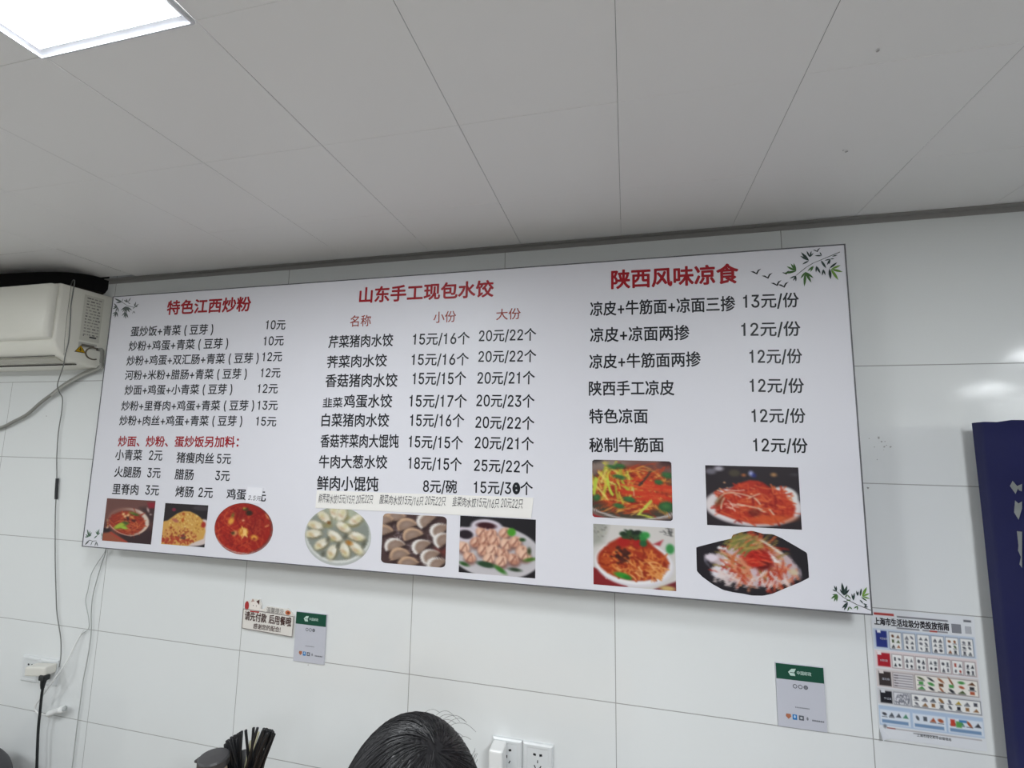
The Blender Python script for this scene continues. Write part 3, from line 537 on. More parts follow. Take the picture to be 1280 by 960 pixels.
BLOB = [1541.8, 254.1]
W = {'ac_cord': [[-0.1205, -0.026, 1.9165], [-0.109, -0.027, 1.914], [-0.1045, -0.027, 1.895], [-0.108, -0.024, 1.872], [-0.12, -0.018, 1.852], [-0.2094, -0.012, 1.8272], [-0.3007, -0.012, 1.7845], [-0.353, -0.012, 1.7504], [-0.4137, -0.012, 1.7127], [-0.4738, -0.012, 1.6684], [-0.542, -0.012, 1.6395], [-0.6118, -0.012, 1.6135], [-0.7841, -0.012, 1.5696], [-1.0118, -0.012, 1.5266]], 'thin_wire': [[-0.2752, -0.05, 1.7826], [-0.3082, -0.02, 1.7554], [-0.3056, -0.008, 1.7315], [-0.3033, -0.006, 1.6784], [-0.3059, -0.006, 1.6008], [-0.2976, -0.006, 1.5089], [-0.2812, -0.006, 1.4185], [-0.2734, -0.006, 1.3531], [-0.2625, -0.006, 1.2708], [-0.2364, -0.006, 1.1273], [-0.2121, -0.006, 1.0156], [-0.1958, -0.006, 0.9472], [-0.1745, -0.006, 0.8939], [-0.1597, -0.006, 0.8544], [-0.1416, -0.012, 0.8045], [-0.1168, -0.03, 0.7774]], 'wire_up': [[-0.118, -0.1492, 2.1437], [-0.118, -0.1422, 2.0618], [-0.118, -0.1379, 2.0033], [-0.118, -0.1345, 1.9301], [-0.118, -0.1376, 1.8913], [-0.118, -0.1395, 1.8646], [-0.1813, -0.1, 1.8405], [-0.2752, -0.05, 1.7826]], 'tape': [[-0.2803, -0.006, 1.4246], [-0.2767, -0.006, 1.3827], [-0.2723, -0.006, 1.3472]], 'lead_left': [[0.0149, -0.02, 1.2035], [0.0032, -0.012, 1.1733], [-0.0352, -0.006, 1.1275], [-0.0554, -0.006, 1.0898], [-0.0617, -0.006, 1.0366], [-0.067, -0.006, 1.0003], [-0.0537, -0.006, 0.9659], [-0.0409, -0.006, 0.9345], [-0.0365, -0.006, 0.9078], [-0.0526, -0.006, 0.8927], [-0.0725, -0.006, 0.8771]], 'lead_right': [[0.0167, -0.02, 1.2036], [0.0069, -0.012, 1.1735], [-0.0129, -0.006, 1.1291], [-0.0263, -0.006, 1.0727], [-0.0359, -0.006, 1.0168], [-0.0343, -0.006, 0.9623], [-0.0255, -0.006, 0.9089], [-0.0226, -0.006, 0.8689], [-0.0262, -0.006, 0.8018], [-0.0334, -0.006, 0.7348], [-0.0348, -0.006, 0.6561], [-0.0362, -0.006, 0.5783], [-0.0361, -0.006, 0.451], [-0.0402, -0.006, 0.3501]], 'white_cable': [[-0.0604, -0.006, 0.8946], [-0.0697, -0.008, 0.8781], [-0.0841, -0.012, 0.8431], [-0.0951, -0.02, 0.8023], [-0.1076, -0.03, 0.7679], [-0.1338, -0.035, 0.7275], [-0.1713, -0.03, 0.6837], [-0.2063, -0.025, 0.6452], [-0.2148, -0.022, 0.6241], [-0.2041, -0.02, 0.6114], [-0.1771, -0.02, 0.6099], [-0.1545, -0.02, 0.6104]], 'usb_plug': [[-0.1587, -0.02, 0.6124], [-0.0852, -0.02, 0.6407]], 'black_cord': [[-0.1583, -0.045, 0.742], [-0.1582, -0.045, 0.7211], [-0.1662, -0.04, 0.6812], [-0.1714, -0.035, 0.6261], [-0.1765, -0.03, 0.5709], [-0.1706, -0.03, 0.5203], [-0.1602, -0.03, 0.4455], [-0.1452, -0.03, 0.3477], [-0.1215, -0.03, 0.2046]], 'adapter': [[-0.2342, -0.035, 0.755], [-0.1115, -0.035, 0.7907], [-0.2302, -0.035, 0.7341]], 'sockL': [[-0.3172, 0.0, 0.7854], [-0.1634, 0.0, 0.7809], [-0.1562, 0.0, 0.6983], [-0.3277, 0.0, 0.696]], 'sockR': [[1.4631, 0.0, 0.7734], [1.5436, 0.0, 0.7729], [1.6329, 0.0, 0.7721]], 'chargerR': [[1.4812, -0.04, 0.7696], [1.5125, -0.04, 0.7723], [1.48, -0.04, 0.7216], [1.5112, -0.04, 0.7226], [1.4961, -0.04, 0.8079], [1.5253, -0.04, 0.8041]], 'cardL': [[0.8043, 0.0, 1.0436], [0.9148, 0.0, 1.0419], [0.9157, 0.0, 0.8943], [0.8052, 0.0, 0.8933]], 'cardR': [[2.1938, 0.0, 1.0478], [2.3035, 0.0, 1.0521], [2.3002, 0.0, 0.9046], [2.193, 0.0, 0.8983]], 'sign': [[0.6068, 0.0, 1.0328], [0.7976, 0.0, 1.0266], [0.7973, 0.0, 0.9654], [0.6071, 0.0, 0.9729]], 'sign_out': [[0.6071, 0.0, 0.9729], [0.6064, 0.0, 1.0297], [0.6125, 0.0, 1.0349], [0.6091, 0.0, 1.0487], [0.6161, 0.0, 1.0572], [0.6294, 0.0, 1.06], [0.6348, 0.0, 1.0652], [0.6656, 0.0, 1.0663], [0.673, 0.0, 1.0498], [0.6723, 0.0, 1.0373], [0.682, 0.0, 1.0366], [0.6942, 0.0, 1.0486], [0.7625, 0.0, 1.0456], [0.7735, 0.0, 1.0481], [0.7895, 0.0, 1.0343], [0.7983, 0.0, 1.0266], [0.7973, 0.0, 0.9654]], 'signT': [[[0.6149, 0.0, 0.9998], [0.7899, -0.0, 0.9955]], [[0.6506, 0.0, 0.976], [0.7531, 0.0, 0.9742]], [[0.696, 0.0, 1.0293], [0.7603, 0.0, 1.0285]]], 'signcat': [[0.6502, 0.0, 1.0462], [0.6598, 0.0, 1.0548], [0.6214, 0.0, 1.0436], [0.6462, 0.0, 1.0286], [0.7764, 0.0, 1.0362]], 'poster': [[2.4247, 0.0, 1.1897], [2.6207, 0.0, 1.1979], [2.6182, 0.0, 0.9324], [2.4143, 0.0, 0.91]], 'posterT': [[[2.4274, 0.0, 1.1719], [2.575, 0.0, 1.1757]], [[2.4901, 0.0, 0.9211], [2.548, 0.0, 0.9235]]], 'cool_top': [(0.0004, 1.6516), (0.1417, 1.6586)], 'glyph': [[(0.0999, 1.5232), (0.1098, 1.5131), (0.1227, 1.5183), (0.1205, 1.5027), (0.1134, 1.5041), (0.1115, 1.5081), (0.1037, 1.4959), (0.0914, 1.5116)], [(0.1006, 1.482), (0.1085, 1.4767), (0.1177, 1.4819), (0.1157, 1.4673), (0.104, 1.4421), (0.0946, 1.4562), (0.0961, 1.4637)], [(0.0963, 1.4178), (0.1092, 1.4187), (0.0989, 1.3432), (0.0934, 1.349), (0.099, 1.3655), (0.0938, 1.3777), (0.0961, 1.3873)]], 'scuffs': [[2.4369, 0.0, 1.6129], [2.4447, 0.0, 1.5968], [2.4603, 0.0, 1.6172], [2.4699, 0.0, 1.6032], [2.48, 0.0, 1.5974], [2.4566, 0.0, 1.5648], [2.4722, 0.0, 1.5872], [0.862, 0.0, 0.8892], [-0.3895, 0.0, 1.663], [2.4283, 0.0, 1.4843]], 'cspot': [[2.2281, -0.6124, 2.202], [2.2881, -0.3384, 2.202]], 'chop_base': [0.9324, -0.334, 0.715], 'tips': [[0.9244, -0.38, 0.8884], [0.9269, -0.3717, 0.8891], [0.9122, -0.3445, 0.8779], [0.9292, -0.3532, 0.8894], [1.0069, -0.3632, 0.9154], [1.0052, -0.344, 0.9003], [1.0129, -0.3391, 0.8949], [1.0103, -0.3583, 0.9105], [1.0002, -0.3281, 0.8881], [1.0031, -0.3626, 0.9118], [0.9047, -0.3664, 0.869], [0.9056, -0.3597, 0.8693], [0.9072, -0.3647, 0.8761], [0.911, -0.3561, 0.8796], [0.9121, -0.348, 0.8792], [0.9115, -0.3365, 0.8768], [0.9435, -0.3666, 0.9002], [0.9331, -0.3492, 0.892], [0.9404, -0.3451, 0.8934], [0.9744, -0.3602, 0.9111], [0.9945, -0.3715, 0.92], [0.9729, -0.3225, 0.89], [1.0042, -0.3524, 0.9094], [1.0076, -0.3505, 0.9069], [0.9904, -0.3224, 0.8891], [1.0067, -0.3354, 0.8972], [1.0158, -0.3385, 0.8921], [0.9834, -0.3299, 0.8866], [1.017, -0.363, 0.9074], [1.0001, -0.3288, 0.8827], [0.9074, -0.3668, 0.8706], [0.9272, -0.3787, 0.8858], [0.912, -0.3511, 0.8722], [0.9713, -0.3244, 0.8849], [1.0225, -0.3522, 0.9052], [0.9214, -0.3508, 0.8754], [0.993, -0.3533, 0.8949]], 'pale': [[0.9444, -0.3295, 0.8612], [0.9516, -0.3272, 0.8571], [0.9622, -0.3279, 0.8825], [0.9662, -0.3264, 0.8784]], 'jar': [0.9097, -0.4026, 0.865], 'jarr': [[0.8999, -0.424, 0.865], [0.9276, -0.3881, 0.865]]}

# ------------------------------------------------------------------ the room
CEIL = 2.2022
X0, X1, Y0 = -2.4, 5.6, -5.2
def tile_material():
    m = bpy.data.materials.new('white_glazed_tile'); m.use_nodes = True; nt = m.node_tree; L = nt.links
    p = nt.nodes['Principled BSDF']; tc = nt.nodes.new('ShaderNodeTexCoord'); sp = nt.nodes.new('ShaderNodeSeparateXYZ')
    L.new(tc.outputs['Object'], sp.inputs[0])
    def mth(op, a, b=None, c=None):
        n = nt.nodes.new('ShaderNodeMath'); n.operation = op
        for i, v in enumerate((a, b, c)):
            if v is None: continue
            if isinstance(v, (int, float)): n.inputs[i].default_value = v
            else: L.new(v, n.inputs[i])
        return n.outputs[0]
    def joint(coord, off, step, w):
        d = mth('SUBTRACT', mth('FLOORED_MODULO', mth('ADD', coord, step / 2 - off), step), step / 2)
        return mth('LESS_THAN', mth('ABSOLUTE', d), w)
    x, z = sp.outputs['X'], sp.outputs['Z']
    up = mth('GREATER_THAN', z, 1.8)
    dn = mth('SUBTRACT', 1.0, up)
    jl = mth('MAXIMUM', joint(x, 0.0, .6, .0011), joint(z, 0.0, .3, .0011))
    ju = mth('MAXIMUM', joint(x, .677, .793, .0011), mth('LESS_THAN', z, 1.8012))
    j = mth('ADD', mth('MULTIPLY', jl, dn), mth('MULTIPLY', ju, up))
    nz = nt.nodes.new('ShaderNodeTexNoise'); nz.inputs['Scale'].default_value = 3.2; nz.inputs['Detail'].default_value = 3; L.new(tc.outputs['Object'], nz.inputs['Vector'])
    rm = nt.nodes.new('ShaderNodeMapRange'); L.new(nz.outputs['Fac'], rm.inputs[0]); rm.inputs[3].default_value = .55; rm.inputs[4].default_value = 1.0
    mix = nt.nodes.new('ShaderNodeMix'); mix.data_type = 'RGBA'
    mix.inputs['A'].default_value = lin((232, 235, 235)); mix.inputs['B'].default_value = lin((132, 131, 128))
    L.new(mth('MULTIPLY', j, rm.outputs[0]), mix.inputs['Factor']); L.new(mix.outputs['Result'], p.inputs['Base Color'])
    ro = nt.nodes.new('ShaderNodeMapRange'); L.new(j, ro.inputs[0]); ro.inputs[3].default_value = .10; ro.inputs[4].default_value = .8
    L.new(ro.outputs[0], p.inputs['Roughness'])
    n2 = nt.nodes.new('ShaderNodeTexNoise'); n2.inputs['Scale'].default_value = 9; L.new(tc.outputs['Object'], n2.inputs['Vector'])
    b = nt.nodes.new('ShaderNodeBump'); b.inputs['Strength'].default_value = .12; b.inputs['Distance'].default_value = .004
    L.new(n2.outputs['Fac'], b.inputs['Height']); L.new(b.outputs['Normal'], p.inputs['Normal'])
    p.inputs['Specular IOR Level'].default_value = .5
    return m
TILE = tile_material()
PLASTER = mat('white_wall_paint', (226, 226, 222), .8, bump=(40, .1, .001))
# tiled back wall with an opening left above the air conditioner
bm = bmesh.new()
out = [(X0, 0), (X1, 0), (X1, 2.5), (-.155, 2.5), (-.155, 2.165), (-.168, 2.15), (-.19, 2.14), (-.25, 2.135), (X0, 2.135)]
f = bm.faces.new([bm.verts.new((a, 0, b)) for a, b in out])
r = bmesh.ops.extrude_face_region(bm, geom=[f])
for v in [g for g in r['geom'] if isinstance(g, bmesh.types.BMVert)]: v.co.y += .12
bmesh.ops.recalc_face_normals(bm, faces=bm.faces)
tag(from_bm('wall_back', bm, TILE), kind='structure')
DARK = mat('dark_void', (22, 20, 21), .9)
bm = bmesh.new()
for (a, b) in (((X0, .3, 2.0), (-.1, .3, 2.75)), ):
    q = [bm.verts.new(v) for v in ((a[0], .3, 2.0), (b[0], .3, 2.0), (b[0], .3, 2.75), (a[0], .3, 2.75))]; bm.faces.new(q)
q = [bm.verts.new(v) for v in ((X0, -.5, 2.75), (-.1, -.5, 2.75), (-.1, .3, 2.75), (X0, .3, 2.75))]; bm.faces.new(q)
q = [bm.verts.new(v) for v in ((X0, 0, 2.0), (-.1, 0, 2.0), (-.1, .3, 2.0), (X0, .3, 2.0))]; bm.faces.new(q)
for ya_, yb_, zb_ in ((0, .3, 2.0), (-.5, 0, 2.22)):
    q = [bm.verts.new(v) for v in ((-.1, ya_, zb_), (-.1, yb_, zb_), (-.1, yb_, 2.75), (-.1, ya_, 2.75))]; bm.faces.new(q)
tag(from_bm('trim_2', bm, DARK), 'dark opening above the white air conditioner', kind='structure')
for nm, a in (('wall_left', (X0 - .1, X0, Y0, .12, 0, 2.5)), ('wall_right', (X1, X1 + .1, Y0, .12, 0, 2.5)), ):
    tag(boxo(nm, PLASTER, None, *a), kind='structure')
bm = bmesh.new()
for a in ((X0 - .1, .5, 0, 2.5), (4.5, X1 + .1, 0, 2.5), (.5, 4.5, 2.1, 2.5)): box(bm, a[0], a[1], Y0 - .1, Y0, a[2], a[3])  # the gap between the pieces is an unseen opening added for daylight
tag(from_bm('wall_front', bm, PLASTER), kind='structure')
FLOORM = mat('grey_floor_tile', (165, 162, 157), .35, bump=(6, .1))
tag(boxo('floor', FLOORM, None, X0 - .1, X1 + .1, Y0 - .1, .12, -.05, 0), kind='structure')
# ceiling: clip-in panels with bevelled edges, the corner above the air conditioner bent upwards
CEILM = mat('white_ceiling_panel', (240, 240, 240), .34, spec=.5)
bm = bmesh.new(); rng = random.Random(5)
PX, PY = .3045, .3055; cx0, cy0 = 1.525, -.283
xs = [cx0 + k * PX for k in range(-13, 14)]
ys = [0.0, cy0] + [cy0 - k * PY for k in range(1, 17)]
LAMPS = [(.916, 1.2205, -.894, -1.1995), (2.439, 2.7435, -1.505, -2.4215), (-.302, .0025, -1.8105, -2.116), (4.2655, 4.57, -2.116, -2.4215), (2.439, 2.7435, -3.0325, -3.6435), (-1.5205, -1.216, -1.505, -2.116), (5.1835, 5.488, -3.949, -4.56)]  # unseen rear-middle and far-left lights only brighten the right wall and air conditioner
def bent(x, y):
    edge = -.004 - .166 * min(1, max(0, (y + .283) / .283))
    d = edge - x
    if d <= 0 or y < -.283: return 0
    t = (y + .283) / .283
    return .068 * (1 - math.exp(-d / .2)) * t ** 1.5
for i in range(len(xs) - 1):
    for j in range(len(ys) - 1):
        xa, xb, yb, ya = xs[i], xs[i + 1], ys[j], ys[j + 1]
        if any(l[0] < (xa + xb) / 2 < l[1] and l[3] < (ya + yb) / 2 < l[2] for l in LAMPS): continue
        if j == 0 and xb < .1:
            n = 10; yb = -.035; G = [[bm.verts.new((xa + (xb - xa) * p / n, ya + (yb - ya) * q / n, CEIL + bent(xa + (xb - xa) * p / n, ya + (yb - ya) * q / n))) for q in range(n + 1)] for p in range(n + 1)]
            for p in range(n):
                for q in range(n):
                    f = bm.faces.new((G[p][q], G[p][q + 1], G[p + 1][q + 1], G[p + 1][q])); f.smooth = True
            continue
        b = .0014; tx, ty = (rng.random() - .5) * .0016, (rng.random() - .5) * .0008
        gx, gy = .0003, .0
        o_ = [(xa + gx, ya + gy), (xb - gx, ya + gy), (xb - gx, yb - gy), (xa + gx, yb - gy)]
        n_ = [(xa + b, ya + b * .6), (xb - b, ya + b * .6), (xb - b, yb - b * .6), (xa + b, yb - b * .6)]
        O = [bm.verts.new((x, y, CEIL + .0007)) for x, y in o_]
        N = [bm.verts.new((x, y, CEIL + tx * (x - xa) / PX + ty * (y - ya) / PY)) for x, y in n_]
        bm.faces.new(N[::-1])
        for k in range(4): bm.faces.new((O[k], N[k], N[(k + 1) % 4], O[(k + 1) % 4]))
ceil = tag(from_bm('ceiling', bm, CEILM), kind='structure')
bm = bmesh.new()
box(bm, X0, X1, Y0, -.6, CEIL + .06, CEIL + .09); box(bm, .05, X1, -.6, .12, CEIL + .06, CEIL + .09)
tag(from_bm('trim_3', bm, mat('ceiling_void_board', (90, 88, 86), .9)), 'backing above the ceiling panels', kind='structure')
# L-shaped aluminium edge trim along the back wall
bm = bmesh.new()
box(bm, -.15, X1, -.0025, -.0005, 2.186, CEIL - .001); box(bm, -.15, X1, -.022, -.0005, CEIL - .0035, CEIL - .0012)
tag(from_bm('trim_1', bm, mat('grey_edge_trim', (150, 148, 146), .45)), kind='structure')
# small dirt marks
def marks(name, P, parent, rad, plane, m, seed):
    bm = bmesh.new(); g = random.Random(seed)
    for c in P:
        for _ in range(g.randint(1, 2)):
            r0 = rad * (.35 + .8 * g.random()); ox, oz = (g.random() - .5) * rad * 5, (g.random() - .5) * rad * 5
            pts = []
            for k in range(9):
                a = k * .698; rr = r0 * (.6 + .6 * g.random())
                dx, dz = math.cos(a) * rr * 1.2 + ox, math.sin(a) * rr + oz
                pts.append((c[0] + dx, -.0006, c[2] + dz) if plane == 'y' else (c[0] + dx, c[1] + dz, CEIL - .0021))
            bm.faces.new([bm.verts.new(p) for p in pts])
    return from_bm(name, bm, m, parent)
DIRT = mat('grey_dirt', (176, 176, 174), .8)
marks('dirt_mark', W['scuffs'], bpy.data.objects['wall_back'], .0022, 'y', DIRT, 4)
marks('dirt_mark', W['cspot'], ceil, .004, 'z', mat('ceiling_stain', (170, 168, 166), .8), 8)

# ------------------------------------------------------------------ ceiling lamps
DIFF = mat('lamp_diffuser', (250, 250, 250), .5, emit=((.935, .972, 1.0), LAMP_POWER))
FRAME = mat('lamp_frame_aluminium', (216, 218, 224), .4)
lab = ['square white ceiling panel light at upper left of the picture', 'white ceiling panel light behind the camera on the blue cooler side', 'white ceiling panel light behind the camera on the air conditioner side', 'white ceiling panel light at the far right of the room', 'unseen ceiling panel light added in the rear middle to brighten the right wall', 'unseen ceiling panel light at the far left, there to brighten the air conditioner', 'white ceiling panel light in the rear right corner']
for k, (xa, xb, yb, ya) in enumerate(LAMPS):
    t = empty('ceiling_light', ((xa + xb) / 2, (ya + yb) / 2, CEIL), lab[k], 'lamp', group='panel lights in the ceiling')
    hx, hy = (xb - xa) / 2, (yb - ya) / 2
    bm = bmesh.new(); w = .013
    prof = [(0, -.0010), (0, -.0065), (.0035, -.0075), (.0035, -.0035), (w, -.0015), (w, .004)]
    rings = [[bm.verts.new((sx * (hx - d), sy * (hy - d), z)) for sx, sy in ((-1, -1), (1, -1), (1, 1), (-1, 1))] for d, z in prof]
    for a, b in zip(rings, rings[1:]):
        for q in range(4): bm.faces.new((a[q], b[q], b[(q + 1) % 4], a[(q + 1) % 4]))
    bmesh.ops.recalc_face_normals(bm, faces=bm.faces)
    from_bm('frame', bm, FRAME, t)
    bm = bmesh.new(); bm.faces.new([bm.verts.new((sx * (hx - w), sy * (hy - w), .0015)) for sx, sy in ((-1, -1), (-1, 1), (1, 1), (1, -1))])
    from_bm('diffuser', bm, DIFF, t)

# ------------------------------------------------------------------ menu board
BX, BZ, BY, BW, BH = BOARD
board = empty('menu_board', (BX, 0, BZ), 'long white menu board with red titles, dish prices and food photos', 'menu board')
WHITEB = mat('white_board_film', (226, 226, 233), .42, spec=.35)
boxo('panel', WHITEB, board, 0.002, BW - .002, BY, BY + .010, .002, BH - .002)
bm = bmesh.new(); e = .0028
for a in ((0, BW, 0, e), (0, BW, BH - e, BH), (0, e, e, BH - e), (BW - e, BW, e, BH - e)):
    box(bm, a[0], a[1], BY - .0012, BY + .012, a[2], a[3])
from_bm('edge_trim', bm, mat('dark_edge_trim', (92, 92, 96), .5), board)
bm = bmesh.new()
for a in ((.03, BW - .03, .012, .037), (.03, BW - .03, BH - .037, BH - .012), (.03, .055, .037, BH - .037), (BW - .055, BW - .03, .037, BH - .037), (.8, .825, .037, BH - .037), (1.6, 1.625, .037, BH - .037)):
    box(bm, a[0], a[1], BY + .010, -.0005, a[2], a[3])
from_bm('back_frame', bm, mat('galvanised_frame', (120, 118, 116), .5, .6), board)
INKY = BY - .0003
COLS = {'K': (26, 28, 34), 'R': (160, 18, 32), 'B': (150, 58, 46)}
NAMES = {'T': 'section_title', 'S': 'section_title', 'H': 'column_heading', 'N': 'dish_name', 'P': 'price'}
BOLD = {'T': .030, 'S': .024, 'H': .010, 'N': .017, 'P': .015}
for s, x0, z0, x1, z1, h, kind, col in TEXT:
    o = text(NAMES[kind], board, s, x0 / 1000, z0 / 1000, x1 / 1000, z1 / 1000, h / 1000, COLS[col], INKY, BOLD[kind])
    o['label'] = 'printed %s line reading %s' % ({'R': 'red', 'B': 'reddish brown', 'K': 'black'}[col], s)
# the second digit of one price was overwritten with a thick black pen
bx, bz = BLOB[0] / 1000, BLOB[1] / 1000
pen = [(ellp(bx, bz + .001, .0112, .0165), (30, 32, 38)), (ellp(bx - .0008, bz + .0075, .0024, .0018), (190, 192, 196)), (ellp(bx + .0006, bz - .004, .0026, .0026), (196, 198, 202))]
sheet('pen_correction', board, pen, INKY - .0004)['label'] = 'thick black pen correction over a digit'
PICS = [('soup_noodles', pic_soup_noodles, 'square photo of noodles in a brown bowl'), ('fried_rice', pic_fried_rice, 'square photo of yellow fried rice'), ('red_noodles', pic_red_noodles, 'round photo of red fried noodles'),
        ('boiled_dumplings', pic_boiled_dumplings, 'round photo of pale boiled dumplings'), ('raw_dumplings', pic_raw_dumplings, 'round-cornered photo of raw dumplings in rows'), ('plated_dumplings', pic_plated_dumplings, 'photo of pink dumplings on a white plate with dips'),
        ('tossed_strips', pic_tossed_strips, 'round-cornered photo of noodles tossed with green and red strips'), ('bowl_red_strips', pic_bowl_red_strips, 'photo of red noodles in a white bowl topped with herbs'),
        ('plate_red_noodles', pic_plate_red_noodles, 'photo of red noodles on a white plate against black'), ('plate_cold_skin', pic_plate_cold_skin, 'cut-out photo of cold noodles on a black angular plate')]
for nm, fn, lb in PICS:
    x0, x1, z0, z1 = [v / 1000 for v in PHOTOS[nm]]
    ol = None
    if nm in ('red_noodles', 'boiled_dumplings'): ol = [(.5 + .5 * math.cos(k * .1257), .5 + .5 * math.sin(k * .1257)) for k in range(50)]
    if nm in ('raw_dumplings', 'tossed_strips'):
        r = .075 if nm == 'raw_dumplings' else .035; ar = (x1 - x0) / (z1 - z0)
        ol = [(px, py / 1.0) for px, py in [(a, 1 - b) for a, b in [(p[0], p[1]) for p in rrect(0, 0, 1, 1, r)]]][::-1]
    if nm == 'plate_cold_skin': ol = DISH
    picture('food_photo', board, fn(), x0, x1, z0, z1, INKY, ol)['label'] = lb
LEAFC = [(44, 62, 58), (66, 104, 52), (108, 148, 60), (92, 100, 98), (70, 100, 78)]
BAMBOO = {'top_right': 'bamboo branch with dark and bright green leaves', 'bottom_right': 'bamboo branch with bright green leaves', 'top_left': 'small grey bamboo sprig', 'bottom_left': 'small pale green bamboo sprig'}
for k, (lv, st, wf) in LEAVES.items():
    P = []
    g = random.Random(3)
    for a, b in zip(st, st[1:]):
        d = Vector((b[0] - a[0], b[1] - a[1])).normalized(); n = Vector((-d.y, d.x)) * .9
        P.append(([((a[0] + n.x) / 1000, (a[1] + n.y) / 1000), ((a[0] - n.x) / 1000, (a[1] - n.y) / 1000), ((b[0] - n.x * .7) / 1000, (b[1] - n.y * .7) / 1000), ((b[0] + n.x * .7) / 1000, (b[1] + n.y * .7) / 1000)], (70, 74, 72)))
    for bx_, bz_, tx, tz, c in lv:
        d = Vector((tx - bx_, tz - bz_)); n = Vector((-d.y, d.x)).normalized() * min(3.2, max(1.4, d.length * .11))
        q = [(0, 0), (.25, .75), (.5, 1), (.75, .7), (1, 0), (.75, -.7), (.5, -1), (.25, -.75)]
        cc = LEAFC[c]; j = g.randint(-12, 12); cc = tuple(max(0, min(255, v + j)) for v in cc)
        P.append(([((bx_ + d.x * t + n.x * s) / 1000, (bz_ + d.y * t + n.y * s) / 1000) for t, s in q], cc))
    sheet('bamboo_print', board, P, INKY)['label'] = 'printed ' + BAMBOO[k]
P = []
for k, (x, z) in enumerate(BIRDS):
    x /= 1000; z /= 1000; s = .0125 if k not in (4, 5) else .0085
    P.append(([(x - s * 1.1, z + s * .25), (x - s * .5, z + s * .28), (x, z - s * .12), (x + s * .35, z + s * .5), (x + s * 1.0, z + s * .75), (x + s * .5, z + s * .2), (x + s * .15, z - s * .5), (x - s * .2, z - s * .28)], (36, 38, 42)))
for q in P: sheet('bird_print', board, [q], INKY)

# paper strip and price sticker taped on the board
def taped(name, P, label, cat, y, rgb):
    pts = [(BX + p[0] / 1000, BZ + p[1] / 1000) for p in P]
    o = empty(name, (pts[0][0], y, pts[0][1]), label, cat)
    bm = bmesh.new()
    fa = bm.faces.new([bm.verts.new((q[0] - pts[0][0], 0, q[1] - pts[0][1])) for q in pts]); r = bmesh.ops.extrude_face_region(bm, geom=[fa])
    for v in [g_ for g_ in r['geom'] if isinstance(g_, bmesh.types.BMVert)]: v.co.y += .0010
    bmesh.ops.recalc_face_normals(bm, faces=bm.faces)
    from_bm('paper', bm, mat(name + '_paper', rgb, .7), o, False)
    return o, pts
strip, P = taped('paper_strip', PAPER, 'long white paper strip with handwritten dishes taped under the dumpling prices on the board', 'note', BY - .0016, (240, 238, 234))
for s, x0, z0, x1, z1 in PAPER_TEXT:
    text('handwriting', strip, s, BX + x0 / 1000 - P[0][0], BZ + z0 / 1000 - P[0][1], BX + x1 / 1000 - P[0][0], BZ + z1 / 1000 - P[0][1], .0265, (74, 72, 76), -.0006, 0, .12, wave=.0012)
stk, P = taped('price_sticker', STICKER, 'small square white sticker with a handwritten price above the round red noodle photo', 'sticker', BY - .0016, (238, 238, 244))
x0, z0, x1, z1, h = [v / 1000 for v in STICKER_TEXT]
text('handwriting', stk, '2.5元', BX + x0 - P[0][0], BZ + z0 - P[0][1] + .001, BX + x1 + .006 - P[0][0], BZ + z1 - P[0][1], .016, (70, 70, 76), -.0006, 0, .15)

# ------------------------------------------------------------------ air conditioner
ACW = mat('air_conditioner_plastic', (247, 246, 236), .28, spec=.5)
ac = empty('air_conditioner', (-.125, 0, 1.845), 'cream wall-mounted split air conditioner beside the left end of the menu board', 'air conditioner')
def extrude_x(name, prof, x0, x1, m, bev=0, seg=3, parent=None):
    bm = bmesh.new()
    A = [bm.verts.new((x0, y, z)) for y, z in prof]; B = [bm.verts.new((x1, y, z)) for y, z in prof]
    bm.faces.new(A[::-1]); ff = bm.faces.new(B)
    for k in range(len(prof)): bm.faces.new((A[k], A[(k + 1) % len(prof)], B[(k + 1) % len(prof)], B[k]))
    bmesh.ops.recalc_face_normals(bm, faces=bm.faces)
    if bev:
        es = [e for e in bm.edges if (abs(e.verts[0].co.x - x1) < 1e-6 and abs(e.verts[1].co.x - x1) < 1e-6) or (abs(e.verts[0].co.x - x0) < 1e-6 and abs(e.verts[1].co.x - x0) < 1e-6)]
        es = [e for e in es if not all(v.co.y > -.02 for v in e.verts)]
        bmesh.ops.bevel(bm, geom=es, offset=bev, segments=seg, profile=.5, affect='EDGES', clamp_overlap=True)
    o = from_bm(name, bm, m, parent)
    o.data.polygons.foreach_set('use_smooth', [True] * len(o.data.polygons)); o.data.set_sharp_from_angle(angle=math.radians(40))
    return o
AW = .80
ACBODY = extrude_x('body', [(-.001, 0), (-.001, .288), (-.172, .286), (-.178, .28), (-.178, .075), (-.168, .052), (-.145, .028), (-.118, .012), (-.09, .004)], -AW, 0, ACW, .012, 3, ac)
extrude_x('front_panel', [(-.174, .281), (-.196, .279), (-.204, .270), (-.207, .20), (-.207, .11), (-.203, .088), (-.196, .081), (-.174, .079)], -AW + .004, -.003, ACW, .016, 4, ac)
extrude_x('air_louver', [(-.112, .010), (-.139, .0225), (-.142, .0195), (-.116, .0065)], -AW + .03, -.035, mat('louver_plastic', (196, 194, 182), .4), 0, 1, ac)
bm = bmesh.new(); box(bm, -AW + .025, -.03, -.150, -.146, .0245, .0265); box(bm, -AW, .0004, -.1, -.095, .0, .0042); 
box(bm, -AW + .03, -.02, -.16, -.02, .2885, .2895)
from_bm('grille_slot', bm, mat('dark_slot', (60, 56, 50), .8), ac)
bm = bmesh.new()
for k in range(34): box(bm, -AW + .05 + k * .021, -AW + .056 + k * .021, -.155, -.03, .2895, .293)
from_bm('top_grille', bm, mat('top_grille_plastic', (70, 66, 60), .7), ac)
